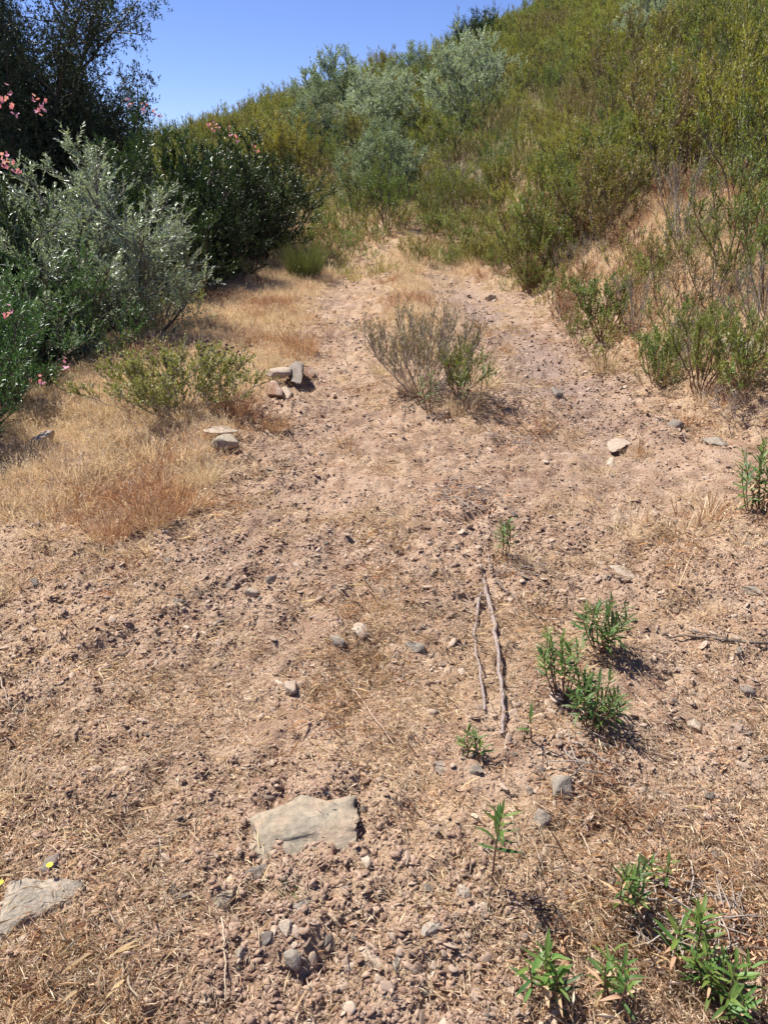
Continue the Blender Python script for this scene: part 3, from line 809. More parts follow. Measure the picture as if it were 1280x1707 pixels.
MARKS = [(560, 190, 'the dark leftmost round shrub'), (640, 195, 'the blue grey round shrub'), (688, 125, 'the round shrub under the skyline'),
         (785, 155, 'the pale silver shrub'), (1115, 50, 'the upper right pale shrub'), (640, 300, 'the sage green shrub'), (772, 325, 'the dead grey shrub'),
         (1135, 350, 'the twisted thin bush'), (508, 430, 'the broom tuft'), (1222, 380, 'the leaning rockrose'), (1000, 510, 'the rounded green bush'),
         (885, 450, 'the far lush bush'), (1165, 600, 'the tall stemmed bush'), (1265, 500, 'the sparse twiggy bush'), (930, 250, 'the middle of the scrub slope'), (1230, 180, 'the right end of the slope')]
seen_lab = {}
def where(px, py, marks=None):
    m = min(marks or MARKS, key=lambda q: (q[0] - px) ** 2 + (q[1] - py) ** 2)
    dx, dy = px - m[0], py - m[1]; d = math.hypot(dx, dy)
    h = 'right' if dx > 0 else 'left'; v = 'below' if dy > 0 else 'above'
    rel = ('%s of' % h) if abs(dx) > 2.2 * abs(dy) else v if abs(dy) > 2.2 * abs(dx) else ('%s and %s of' % (v, h))
    return ('just ' if d < 45 else 'well ' if d > 110 else '') + rel + ' ' + m[2]
for n_, i in enumerate(order[:290]):
    kk = names_h[K[i]]
    zone = ('on the steep bank right of the track' if AY[i] < 11 else 'on the lower right hillside' if AY[i] < 17 else
            'at the foot of the slope beyond the track end' if AY[i] < 21.5 else 'on the middle of the hillside')
    look = ('tall ' if S[i] > 1.0 else 'low ' if S[i] < .8 else '') + ('bright green bush ' if K[i] > 4 else 'brownish dry bush ' if K[i] == 4 else 'dark green bush ' if K[i] == 2 else 'olive twiggy bush ')
    plant('rockrose_bush', MS[kk], (AX[i], AY[i], AZ[i] - .03), look + where(PX[i], PY[i]), 'shrub', 'rockrose bushes on the hillside', r.uniform(0, 6.28), (S[i], S[i], S[i] * r.uniform(.9, 1.15)))
rest = order[290:]
pairs = []
joined = []
for nm in names_h:
    a, b = MS[nm]
    def arr(me):
        v = np.empty(len(me.vertices) * 3, np.float32); me.vertices.foreach_get('co', v)
        f = np.empty(len(me.loops), np.int32); me.loops.foreach_get('vertex_index', f)
        q = np.empty(len(me.vertices), np.float32); me.attributes['rnd'].data.foreach_get('value', q)
        return v.reshape(-1, 3), f.reshape(-1, 3), q
    va, fa, qa = arr(a); vb, fb, qb = arr(b)
    me = tri_mesh('scrub', np.concatenate([va, vb]), np.concatenate([fa, fb + len(va)]), b.materials[0], np.concatenate([qa, qb]))
    me.materials.append(a.materials[0])
    mi = np.zeros(len(fa) + len(fb), np.int32); mi[:len(fa)] = 1
    me.polygons.foreach_set('material_index', mi)
    joined.append(me)
n = len(rest)
scatter('hillside_scrub', np.stack([AX[rest], AY[rest], AZ[rest] - .03], 1), np.stack([np.zeros(n), np.zeros(n), r.uniform(0, 6.28, n)], 1),
        np.stack([S[rest]] * 3, 1) * 1.05, K[rest], joined)
print('scrub', len(AX), n)

# low weeds where the track ends and along the foot of the bank
herb = [shrub_meshes(700 + k, .42, .26, 7, 3, 3, 8, .035, .010, 'fresh' if k < 2 else 'yell', 'rstem', tw=.10, up=.9, base=.2, sr=.005, name='herb') for k in range(4)]
dryh = shrub_meshes(710, .5, .26, 9, 4, 4, 5, .022, .007, 'rusty', 'rstem', tw=.11, up=.9, base=.3, sr=.005, name='dry_weed')
dryh2 = shrub_meshes(711, .45, .32, 9, 4, 4, 5, .022, .007, 'halfdry', 'pstem', tw=.11, up=.7, base=.2, sr=.005, name='dry_weed')
r = np.random.RandomState(33)
for (x0, x1, y0, y1, n, s0, s1, zone) in [(2.2, 3.8, 5.2, 8.2, 20, .6, 1.3, 'on the near part of the right bank'),
                                         (2.6, 4.6, 7.5, 13, 16, .8, 1.4, 'on the dry grass slope of the right bank'),
                                         (1.95, 3.4, 5.6, 9.5, 22, .5, 1.1, 'on the dry foot of the right bank'),
                                         (1.8, 3.2, 9.5, 15, 40, .7, 1.4, 'along the far right edge of the track'),
                                         (-1.6, 2.4, 14.6, 18.5, 60, .6, 1.4, 'where the track ends at the slope'),
                                         (-2.9, -2.3, 9, 15, 8, .6, 1.0, 'at the left verge under the hedge')]:
    for k in range(n):
        x = r.uniform(x0, x1); y = r.uniform(y0, y1); s = r.uniform(s0, s1); j = r.randint(0, 4)
        if x > 2 and y < 13 and r.rand() < .35:
            plant('dry_weed', (dryh if r.rand() < .6 else dryh2), (x, y, h1(x, y)), 'dry brown weed ' + where(*project(x, y, h1(x, y) + .2)), 'weed', 'dry weeds on the right bank', r.uniform(0, 6.28), s)
            continue
        plant('green_weed', herb[j], (x, y, h1(x, y)), ('small ' if s < 1 else 'taller ') + ('yellowish' if j > 1 else 'fresh green') + ' weed ' + where(*project(x, y, h1(x, y) + .2)), 'weed', 'weeds beside the track', r.uniform(0, 6.28), s)

# ---- named midground plants
MS['lush'] = shrub_meshes(720, .75, .42, 10, 5, 4, 12, .05, .012, 'fresh', 'rstem', tw=.15, up=.8, dome=.3, base=.2, name='lush_bush')
MS['yellow'] = shrub_meshes(721, .46, .58, 26, 7, 5, 8, .030, .013, 'yell', 'pstem', tw=.12, up=.7, dome=.4, base=.2, sr=.006, name='yellow_bush')
MS['spike'] = shrub_meshes(722, .50, .48, 34, 4, 4, 6, .034, .006, 'halfdry', 'pstem', tw=.14, up=1.1, dome=.3, base=.3, sr=.006, name='spiky_bush')
def named(key, name, px, py, label, s, sz=1.0, rz=0, cat='shrub', group=None):
    p = hit(px, py)
    return plant(name, MS[key], (p.x, p.y, p.z - .02), label, cat, group, rz, (s, s, s * sz))
BG = 'leafy bushes at the foot of the right bank'
named('lush', 'leafy_bush', 1000, 560, 'rounded green bush at the right edge of the track, middle of the bank foot', .98, .85, 1, group=BG)
named('lush', 'leafy_bush', 885, 490, 'green bush at the far right edge of the track', .75, .9, 2, group=BG)
named('lush', 'leafy_bush', 935, 520, 'small green bush between two larger ones on the track edge', .6, 1, 3, group=BG)
named('lush', 'leafy_bush', 1090, 640, 'leafy green bush nearest the track on the right verge', .62, 1, 4, group=BG)
named('lush', 'leafy_bush', 1165, 655, 'tall stemmed green bush on the dry right verge', .66, 1.35, 5, group=BG)
named('lush', 'leafy_bush', 780, 430, 'bright green bush right of the track end', .9, .9, 5.4, group=BG)
named('lush', 'leafy_bush', 720, 400, 'bright green low bush at the end of the track', .9, .8, 3.4, group=BG)
for k_, (px_, py_, ky_, s_, z_, lb_) in enumerate([
    (1060, 560, 'bare', .7, 1.1, 'pale stemmed twiggy bush behind the rounded green bush'),
    (1120, 590, 'fresh2', .55, 1.0, 'green bush between the twiggy ones on the right bank'),
    (975, 470, 'bare', .75, 1.0, 'dry twiggy bush above the rounded green bush'),
    (1190, 520, 'hill2', .55, 1.0, 'dark green bush low on the dry bank at the right'),
    (1100, 480, 'hill4', .5, .9, 'brownish bush in the middle of the dry grass bank'),
    (1235, 640, 'fresh0', .5, 1.1, 'green sprawling bush beside the pinkish rock on the bank'),
    (830, 455, 'hill1', .6, .8, 'olive bush at the far right corner of the track'),
    (1225, 700, 'dead', .5, .8, 'leafless grey twiggy remains near the right frame edge')]):
    named(ky_, 'bank_bush', px_, py_, lb_, s_, z_, k_ * 1.1, group=BG)
named('bare', 'thin_twiggy_bush', 1135, 405, 'thin upright bush with bare twisted stems on the dry grass bank', 1.0, 1.1, 0)
named('bare', 'thin_twiggy_bush', 1265, 560, 'sparse twiggy bush on the bank at the right frame edge', .8, 1.0, 2)
named('fresh1', 'tall_rockrose', 1222, 450, 'yellow green leafy rockrose leaning out on the bank at the right', .85, 1.15, 1)
named('fresh0', 'tall_rockrose', 1275, 520, 'dark stemmed rockrose at the right frame edge, halfway up the bank', .8, 1.1, 3)
named('yellow', 'dry_yellow_bush', 300, 690, 'low yellowish half dry bush with dark seed heads on the left verge', 1.12, .9, 0)
p = hit(700, 625)
spk = named('spike', 'spiky_bush', 705, 655, 'wide spiky half dry bush growing between the wheel tracks', 1.2, 1.0, 0)
named('lush', 'leafy_bush', 765, 665, 'green leafy shoots on the near side of the spiky bush', .58, 1, 2)

# seed heads of the yellow bush
yb = [o for o in COL.objects if o.name.startswith('dry_yellow_bush')][0]
sm = MB(); r = np.random.RandomState(8); n = 60
a = r.uniform(0, 6.28, n); q = np.sqrt(r.rand(n)) * .5
P = np.stack([np.cos(a) * q, np.sin(a) * q, .56 - .5 * q * q + r.normal(0, .03, n)], 1)
for j in range(4):
    sm.leaves(P, rdir(r, n) + [0, 0, 1.2], rdir(r, n), np.full(n, .022), np.full(n, .014), r.rand(n), .2)
link('seed_heads', sm.mesh('seed_heads', M['seed']), yb, kind='stuff')

def thing_mesh(name, me, loc, label, cat, group=None, rz=0, s=1.0):
    o = link(name, me, None, label=label, cat=cat, group=group)
    o.location = loc; o.rotation_euler = (0, 0, rz) if not isinstance(rz, tuple) else rz
    o.scale = (s,) * 3 if not hasattr(s, '__len__') else s
    return o
# broom tuft at the hedge end
p = hit(508, 462)
br = empty('broom_tuft', p, 'dense upright grey green broom tuft at the end of the left hedge', 'grass tuft')
link('stalks', tuft_mesh(750, 900, .80, .85, .006, 'broom', .30, False, 'stalks'), br, kind='stuff')
# rusty grass tussocks standing out of the dry verge
TG = 'rusty grass tussocks on the left verge'
tus = [tuft_mesh(760 + k, 230, .28, .42, .0045, 'rusty', .45) for k in range(2)]
for k, (px, py, s, lab) in enumerate([(505, 590, 1.25, 'rusty brown grass tussock beside the left wheel track, farthest one'),
                                      (395, 690, .9, 'rusty grass tussock right of the yellowish bush'),
                                      (250, 880, .8, 'rusty grass clump at the near end of the dry verge'),
                                      (300, 850, .7, 'small rusty grass clump at the near end of the dry verge, right of its neighbour'),
                                      (185, 900, .7, 'rusty grass clump leftmost at the near end of the verge'),
                                      (460, 720, .6, 'short rusty grass clump right of the layered stone')]):
    o = empty('grass_tussock', hit(px, py), lab, 'grass tuft', TG, k * 1.3, s)
    link('blades', tus[k % 2], o, kind='stuff')

tus2 = [tuft_mesh(780 + k, 120, .30, .40, .0045, 'drygrass', .5) for k in range(2)]
for k, (px, py, s, lab) in enumerate([(690, 660, 1.0, 'straw coloured grass tussock at the near left foot of the spiky bush'),
                                      (640, 625, .9, 'straw coloured grass tussock left of the spiky bush'),
                                      (810, 640, 1.0, 'straw coloured grass tussock right of the spiky bush'),
                                      (735, 600, 1.1, 'straw coloured grass tussock behind the spiky bush'),
                                      (765, 690, .8, 'straw coloured grass tussock in front of the spiky bush'),
                                      (690, 530, .8, 'straw coloured grass tussock farther up the strip between the ruts'),
                                      (1010, 620, .9, 'straw coloured grass tussock at the foot of the right bank'),
                                      (175, 700, .8, 'straw coloured grass tussock left of the yellowish bush'),
                                      (120, 800, .9, 'straw coloured grass tussock on the open left verge'),
                                      (340, 800, .7, 'straw coloured grass tussock below the layered stones'),
                                      (205, 1700, .38, 'straw coloured grass tussock at the bottom edge, lower left'),
                                      (20, 1330, .4, 'straw coloured grass tussock at the left frame edge in the foreground')]):
    o = empty('grass_tussock', hit(px, py), lab, 'grass tuft', 'straw coloured grass tussocks', k * 1.3, s)
    link('blades', tus2[k % 2], o, kind='stuff')

# ------------------------------------------------------------------ stones
SG = 'loose stones lying on the track'
def place_stone(px, py, wpx, hpx, mat, label, seed, rz=0.0, flat=.45, name='stone', tilt=(0, 0), base=ICO3, sink=.35, group=None, cuts=10, hgt=None):
    p = hit(px, py)
    zc = p.y * math.cos(PITCH) + (EYE - p.z) * math.sin(PITCH)
    a = wpx / FPX * zc / 2
    ang = math.atan2(EYE - p.z, p.y)
    b = hpx / FPX * zc / 2 / max(math.sin(ang), .25)
    hh = hgt if hgt else min(a, b) * flat
    V, F = stone_verts(np.random.RandomState(seed), base, 1.0, 1.0, cuts, .04)
    V = V / np.abs(V).max(0)
    if name == 'stone_slab':            # uneven tapering outline
        an = np.arctan2(V[:, 1], V[:, 0])
        w = 1 + .30 * vnoise(np.cos(an) * 2.2 + seed, np.sin(an) * 2.2, 7) + .16 * vnoise(np.cos(an) * 6 + seed, np.sin(an) * 6, 8)
        V[:, 0] *= w; V[:, 1] *= w * (1 - .28 * V[:, 0])
        V[:, 2] += .5 * np.floor(3 * vnoise(V[:, 0] * 1.3, V[:, 1] * 2.1, 19)) / 3 * (V[:, 2] > .2)
    V = V * [a, b, hh]
    me = tri_mesh('stone', V, F, M[mat])
    return thing_mesh(name, me, (p.x, p.y, p.z + hh * (.5 - sink)), label, 'stone', group, (tilt[0], tilt[1], rz))

place_stone(527, 1387, 205, 92, 'slab', 'large flat buff grey stone slab set in the soil, biggest stone in the foreground', 8, .38, name='stone_slab', cuts=12, hgt=.024, sink=.12, base=ICO4, tilt=(.08, -.05))
place_stone(78, 1517, 150, 92, 'grey', 'flat grey white stone slab half buried at the lower left corner', 35, .15, name='stone_slab', cuts=9, hgt=.03, sink=.3, base=ICO4, tilt=(.05, .03))
place_stone(25, 1578, 60, 26, 'pale', 'small pale stone just below the grey white slab', 3, .3)
place_stone(372, 731, 62, 10, 'pale', 'long pale stone on top of the layered pair, left verge', 4, .1, hgt=.016, sink=-3.4)
place_stone(384, 750, 60, 14, 'slab', 'thicker buff stone under the pale one of the layered pair', 5, -.1, hgt=.055, sink=.0)
place_stone(458, 662, 34, 18, 'rust', 'dark brown rock beside the left wheel track', 6, .3, hgt=.07, sink=-.1)
place_stone(468, 640, 48, 10, 'pale', 'pinkish pale flat stone leaning behind the dark brown rock', 7, .5, hgt=.045, sink=-1.4)
place_stone(497, 640, 36, 26, 'dark', 'dark grey rock right of the brown rock', 8, .1, flat=.9, sink=-.1)
place_stone(478, 660, 26, 16, 'pale', 'small pale stone in front of the dark brown rock', 9, .1, flat=.8)
place_stone(515, 624, 26, 12, 'rust', 'small reddish stone at the far right of the rock group', 10, .1, flat=.8)
place_stone(72, 745, 40, 18, 'pale', 'tan block of stone in the dry grass near the left hedge', 11, .2, flat=.9, sink=0)
place_stone(820, 500, 24, 9, 'pale', 'small grey white slab at the far right wheel track', 12, 0, flat=.8)
place_stone(1030, 952, 52, 40, 'pale', 'pale cream stone on the right wheel track', 13, .6, flat=.4)
place_stone(1003, 945, 14, 18, 'pale', 'tiny pale stone at the left of the cream stone', 14)
place_stone(1256, 987, 54, 24, 'grey', 'flat light grey stone at the right frame edge', 15, 0, hgt=.02)
place_stone(1018, 776, 16, 30, 'pale', 'narrow pale upright stone on the right wheel track', 16, -.4)
place_stone(1030, 742, 40, 30, 'pale', 'flat buff stone flush with the right wheel track', 46, -.4, hgt=.012)
place_stone(930, 662, 24, 11, 'dark', 'small near black stone on the right wheel track', 17, .1, flat=.9)
place_stone(1124, 707, 28, 12, 'dark', 'dark flat stone near the foot of the right bank', 18, .1, flat=.9)
place_stone(1198, 740, 36, 20, 'grey', 'light grey stone on the right side beyond the dark one', 19, .4)
place_stone(1250, 590, 48, 34, 'slab', 'pinkish block of rock exposed in the right bank', 20, .4, flat=1)
place_stone(485, 1151, 27, 26, 'pale', 'pale stone with a dark shadowed side left of the dry stalks', 21, .5, flat=1.0, sink=.0)
place_stone(598, 1058, 30, 26, 'pale', 'whitish stone at the left of the two grey sticks', 22, .5, flat=.9)
place_stone(565, 1072, 24, 20, 'grey', 'grey stone left beside the whitish stone', 23, 1, flat=.8)
place_stone(692, 1078, 28, 24, 'grey', 'light grey stone left of the grey sticks', 24, .9, flat=.7)
place_stone(935, 1320, 42, 30, 'grey', 'grey brown rounded stone below the bushy saplings', 25, .2, flat=.8, sink=0)
place_stone(900, 1367, 34, 26, 'grey', 'dark grey stone left of the grey brown one', 26, .2, flat=.8)
place_stone(775, 1495, 36, 30, 'pale', 'pale angular stone below the upright sapling', 27, 0, flat=.8)
place_stone(486, 1608, 32, 30, 'grey', 'light grey pebble near the bottom of the frame', 28, .5, flat=.9, sink=0)
place_stone(428, 1458, 44, 22, 'dark', 'dark flat stone tilted against the soil left of the big slab', 29, .5, flat=.6, sink=-.1, tilt=(.3, .2))
place_stone(372, 1508, 46, 26, 'slab', 'tilted grey buff stone flake, left of the tiny grass tuft', 30, .9, flat=.4, tilt=(.2, -.35), sink=-.2)
place_stone(305, 1500, 50, 15, 'dark', 'long narrow grey stone flake in the litter', 31, .8, flat=.8)
place_stone(505, 1512, 42, 22, 'grey', 'cluster stone, greyish, right below the tiny grass tuft', 34, .7, flat=.7)
place_stone(478, 1550, 24, 22, 'pale', 'light pebble below the tiny grass tuft', 35, .7, flat=.9)
place_stone(445, 1568, 28, 20, 'dark', 'dark brownish stone left of the light pebble', 36, .4, flat=.9)
place_stone(400, 1590, 24, 22, 'grey', 'round grey pebble left of the stone heap', 37, .4, flat=.9)
place_stone(548, 1577, 20, 16, 'dark', 'near black pebble right of the stone heap', 38, .4, flat=.9)
place_stone(625, 1600, 46, 50, 'pale', 'flat tan stone at the bottom of the frame', 39, .4, hgt=.01)
place_stone(662, 1607, 16, 34, 'grey', 'upright narrow grey stone at the bottom of the frame', 40, .1, flat=1)
place_stone(715, 1555, 44, 30, 'grey', 'grey stone between the tan stone and the bottom saplings', 41, .1, flat=.5)
place_stone(735, 1283, 36, 26, 'pale', 'pale stone left of the small sapling', 42, .6, flat=.6)
place_stone(795, 1288, 26, 22, 'dark', 'dark stone just below the small low sapling', 43, .2, flat=.8)
place_stone(85, 1440, 30, 40, 'dark', 'dark stone beside the yellow flower at the lower left', 44, .1, flat=.7)
place_stone(1245, 1160, 24, 18, 'dark', 'small black stone below the long twig', 45, .1, flat=1)
place_stone(1005, 1150 + 95, 20, 14, 'grey', 'little grey stone in the shadow of the bushy sapling', 47, .1, flat=1)
place_stone(1160, 1215, 30, 30, 'pale', 'pale buff stone in the gravel at the right', 48, .1, flat=.6)
place_stone(610, 1440, 20, 26, 'pale', 'small tan stone just below the right end of the big slab', 49, .1, flat=.8)
place_stone(420, 992, 26, 14, 'pale', 'white stone at the edge of the dry verge, foreground left', 50, .1, flat=.8)
place_stone(328, 1062, 14, 14, 'pale', 'tiny white pebble in the brown litter', 51, .1, flat=.9)
place_stone(452, 970, 26, 18, 'dark', 'small dark stone right of the white stone', 52, .1, flat=.9)

# anonymous loose stones: each one its own object
GMARKS = [(527, 1387, 'the big slab'), (78, 1517, 'the grey white slab'), (815, 1100, 'the grey sticks'), (960, 1150, 'the bushy saplings'), (740, 620, 'the spiky bush'),
          (380, 740, 'the layered stones'), (470, 645, 'the brown rock group'), (1030, 952, 'the cream stone'), (1200, 1073, 'the long twig'), (1135, 1540, 'the dead twig heap'),
          (825, 1400, 'the upright sapling'), (490, 1540, 'the stone heap'), (485, 1151, 'the stone with shadowed side'), (598, 1058, 'the whitish stone'), (620, 1200, 'the straw stalk'),
          (1265, 800, 'the tall right edge sapling'), (780, 828, 'the dead weed mat'), (820, 500, 'the far pale slab'), (250, 880, 'the near rusty clumps'), (1020, 760, 'the narrow upright stone')]
kinds = [('grey', 'light grey'), ('pebble', 'brownish'), ('pale', 'pale tan'), ('dark', 'dark grey'), ('pebble', 'brownish')]
pool = {}
for j, (mk, nm) in enumerate(kinds):
    pool[j] = [stone_mesh(900 + j * 10 + k, mk, ICO2, flat=.45, elong=1.4, cuts=9) for k in range(4)]
r = np.random.RandomState(66)
x, y = pts_on_track(1900, -2.4, 2.6, .95, 11, 1.0, lambda x, y: .12 + .88 * sstep(0, .25, fbm(x, y, 1.6, 3, 81) + .08) * (1 - .8 * grass_mask(x, y)), 67)
cnt = 0
for xi, yi in zip(x, y):
    if cnt >= 290: break
    j = int(r.randint(0, 5)); s = (.0075 + .013 * r.rand() ** 2.5) * (1 + .12 * yi)
    zone = ('on the bare soil in the foreground' if yi < 2.2 else 'on the stony soil in the middle distance' if yi < 4.5 else 'on the far part of the track')
    side = 'left' if xi < -.35 else 'right' if xi > .5 else 'middle'
    thing_mesh('loose_stone', pool[j][r.randint(0, 4)], (xi, yi, h1(xi, yi) + s * .03), '%s%s stone %s' % ('tiny ' if s < .014 else 'small ', kinds[j][1], where(*project(xi, yi, h1(xi, yi)), GMARKS)), 'stone',
               'small stones ' + zone, (r.normal(0, .3), r.normal(0, .3), r.uniform(0, 6.28)), (s, s * r.uniform(.7, 1), s * r.uniform(.8, 1.3)))
    cnt += 1

# ------------------------------------------------------------------ rockrose saplings with single leaves (foreground)
def leaf_blade(seed, L=1.0, W=.17, mat='rock_l'):
    r = np.random.RandomState(seed); n = 7
    t = np.linspace(0, 1, n)
    w = W * .5 * np.sin(np.pi * np.clip(t * .93 + .07, 0, 1)) ** .8 * (1 - .25 * t)
    w[-1] = 0.002; w[0] = W * .07
    cu = r.uniform(.10, .28); tw = r.uniform(-.3, .3)
    x = t * L; z = -cu * L * t ** 2 + .03 * np.sin(t * 7 + seed)
    y0 = tw * .12 * t ** 2
    V = []
    for i in range(n):
        f = .30 * w[i]; rp = .03 * math.sin(i * 2.1 + seed) * W
        V += [(x[i], y0[i] + w[i], z[i] + f + rp), (x[i], y0[i], z[i]), (x[i], y0[i] - w[i], z[i] + f - rp)]
    F = []
    for i in range(n - 1):
        a = i * 3
        F += [(a + 1, a + 4, a + 3, a), (a + 2, a + 5, a + 4, a + 1)]
    return tri_mesh('leaf', V, F, M[mat], np.full(len(V), r.rand()), True)
LEAF = [leaf_blade(k) for k in range(5)]
LEAFD = [leaf_blade(30 + k, W=.15, mat='rusty') for k in range(2)]
LEAFY = [leaf_blade(10 + k, W=.19, mat='rock_y') for k in range(4)]

def sapling(px, py, H, shoots, pairs, label, seed, L=.062, spread=.25, lean=(0, 0), young=.4, bare=.35, group='rockrose saplings on the track'):
    r = np.random.RandomState(seed)
    if shoots > 1: shoots = int(shoots * 1.4); pairs += 2
    p = hit(px, py)
    o = empty('rockrose_sapling', p, label, 'sapling', group)
    for s in range(shoots):
        a = s * 2.4 + r.uniform(0, 1); sp = spread * (0 if shoots == 1 else math.sqrt((s + .4) / shoots))
        h = H * r.uniform(.75, 1.0) if s else H
        tip = np.array([math.cos(a) * sp * H + lean[0] * H, math.sin(a) * sp * H + lean[1] * H, h])
        b0 = np.array([math.cos(a) * .015, math.sin(a) * .015, -.01])
        mid = (b0 + tip) / 2 + np.array([math.cos(a) * .12 * sp, math.sin(a) * .12 * sp, 0]) * H + r.normal(0, .012, 3)
        t = np.linspace(0, 1, 8)[:, None]
        pts = (1 - t) ** 2 * b0 + 2 * t * (1 - t) * mid + t * t * tip
        mb = MB(); mb.tube(pts, np.linspace(.0032, .0014, 8), 6, .5)
        link('stem', mb.mesh('stem', M['rstem'], True), o)
        for k in range(pairs):
            tt = bare + (1 - bare) * ((k + .5) / pairs) ** .8
            q = min(tt * 7, 6.99); i0 = int(q); c = pts[i0] + (pts[i0 + 1] - pts[i0]) * (q - i0)
            tg = unit(pts[i0 + 1] - pts[i0])
            az = k * 1.57 + s + r.uniform(-.25, .25)
            for side in (0, math.pi):
                if r.rand() < .06: continue
                e1 = unit(np.cross(tg, [0.2, 1, 0.1])); e2 = np.cross(tg, e1)
                rad = e1 * math.cos(az + side) + e2 * math.sin(az + side)
                al = (1.25 - .75 * (k / pairs)) * r.uniform(.75, 1.15)
                d = unit(tg * math.cos(al) + rad * math.sin(al))
                up = unit(tg - d * float(tg @ d)) if abs(float(tg @ d)) < .98 else unit(-rad)
                sd = np.cross(up, d)
                l = L * r.uniform(.7, 1.1) * (1.05 - .4 * (k / pairs) ** 2) * (.7 + .3 * min(1, (k + 1) / 2))
                m4 = Matrix(((d[0], sd[0], up[0], c[0]), (d[1], sd[1], up[1], c[1]), (d[2], sd[2], up[2], c[2]), (0, 0, 0, 1)))
                me = LEAFY[r.randint(0, 4)] if r.rand() < young * (.5 + k / pairs) else LEAF[r.randint(0, 5)]
                if k < 3 and r.rand() < .3: me = LEAFD[r.randint(0, 2)]
                lf = link('leaf', me, o)
                lf.matrix_local = m4 @ Matrix.Diagonal((l, l * r.uniform(.85, 1.2), l, 1))
    return o

sapling(812, 1474, .22, 1, 10, 'single upright rockrose sapling with a bare lower stem, in front of the bushy ones', 1, lean=(.10, .0), bare=.5, L=.072, young=.6)
sapling(1000, 1085, .18, 8, 7, 'bushy rockrose sapling, the farther and right one of the pair on the bare soil', 2, L=.066, spread=.55, young=.15)
sapling(935, 1165, .22, 6, 8, 'bushy rockrose sapling, left part of the nearer clump', 3, L=.06, spread=.35, lean=(-.1, .1))
sapling(985, 1215, .18, 9, 7, 'darker bushy rockrose sapling, right part of the nearer clump', 4, L=.06, spread=.55, young=.15)
sapling(880, 1240, .10, 1, 3, 'tiny drooping rockrose shoot left of the nearer clump', 5, L=.065)
sapling(783, 1262, .07, 3, 4, 'small low rockrose seedling left of the nearer clump', 6, L=.05, spread=.6)
sapling(838, 935, .20, 3, 5, 'slim rockrose sapling in the middle of the track beside the head of the sticks', 7, L=.06, spread=.25)
sapling(1268, 850, .40, 6, 9, 'tall leafy rockrose sapling at the right frame edge', 8, L=.085, spread=.4, bare=.15)
sapling(1250, 855, .30, 4, 7, 'shorter rockrose sapling left beside the tall one at the right frame edge', 28, L=.08, spread=.5, bare=.15)
sapling(1048, 1530, .15, 3, 6, 'rockrose sapling at the left end of the dead twigs', 9, L=.055, spread=.3)
sapling(1098, 1500, .11, 2, 4, 'small rockrose sprig among the dead twigs', 10, L=.05, spread=.4)
sapling(893, 1672, .13, 3, 6, 'bright green rockrose sapling at the bottom edge, leftmost of the four', 11, L=.062, spread=.35, young=.8)
sapling(1020, 1680, .13, 3, 5, 'thin rockrose sapling at the bottom edge between two denser ones', 12, L=.052, spread=.35, young=.6)
sapling(1140, 1640, .17, 3, 7, 'bright green rockrose sapling below the dead twigs', 13, L=.062, spread=.3, young=.8)
sapling(1195, 1700, .15, 5, 6, 'bushy bright green rockrose sapling in the lower right corner', 14, L=.055, spread=.5, young=.8)
sapling(715, 690, .3, 4, 6, 'leafy rockrose sapling at the near left of the spiky bush', 15, L=.06, spread=.4)
sapling(790, 690, .42, 4, 7, 'leafy rockrose sapling at the near right of the spiky bush', 16, L=.07, spread=.4, young=.2)

# tiny grass tuft
o = empty('green_grass_tuft', hit(480, 1497), 'tiny green grass tuft beside a heap of stones in the foreground', 'grass tuft')
link('blades', tuft_mesh(770, 26, .06, .05, .003, 'greenl', .8, False), o, kind='stuff')

# small yellow flowers
def yflower(px, py, label, h):
    p = hit(px, py); o = empty('yellow_flower', p, label, 'flower', 'small yellow flowers')
    mb = MB(); mb.tube([(0, 0, 0), (.004, 0, h * .5), (0, .003, h)], [.0009] * 3, 4); link('stalk', mb.mesh('stalk', M['greenl']), o)
    a = np.arange(9) * 2 * np.pi / 9; D = np.stack([np.cos(a), np.sin(a), np.full(9, .25)], 1)
    mb = MB(); mb.leaves(np.tile([0, 0, h], (9, 1)), D, np.tile([0, 0, 1.], (9, 1)), np.full(9, .010), np.full(9, .006), np.full(9, .5), .05)
    link('petals', mb.mesh('petals', M['yellow']), o)
yflower(6, 1490, 'small yellow flower at the very left frame edge', .035)
yflower(88, 1462, 'small yellow flower beside the dark stone at the lower left', .03)

# ------------------------------------------------------------------ sticks, stalks, twigs
def stick(points, r0, r1, label, mat='stick', name='dry_stick', group=None, lift=.006, wob=.006, cat='stick', seed=1):
    r = np.random.RandomState(seed)
    W = [hit(px, py) for px, py in points]
    o0 = W[0]
    P = []
    for i in range(len(W) - 1):
        for t in np.linspace(0, 1, 6, endpoint=(i == len(W) - 2)):
            q = W[i].lerp(W[i + 1], float(t)); P.append([q.x, q.y, h1(q.x, q.y)])
    P = np.array(P)
    z = P[:, 2].copy(); 
    for k in range(len(z)): z[k] = P[max(0, k - 2):k + 3, 2].max()
    P[:, 2] = z + lift + r.normal(0, .0015, len(P))
    P[:, 0] += r.normal(0, wob * .35, len(P))
    P -= [o0.x, o0.y, o0.z]
    mb = MB(); mb.tube(P, np.linspace(r0, r1, len(P)) * (1 + .12 * r.normal(size=len(P))), 7, .5)
    o = link(name, mb.mesh(name, M[mat], True), None, label=label, cat=cat, group=group)
    o.location = o0
    return o
stick([(806, 975), (822, 1040), (830, 1120), (838, 1180), (836, 1232)], .0095, .006, 'longer and thicker grey stick lying lengthwise on the track', group='two grey sticks on the track', lift=.012, seed=2)
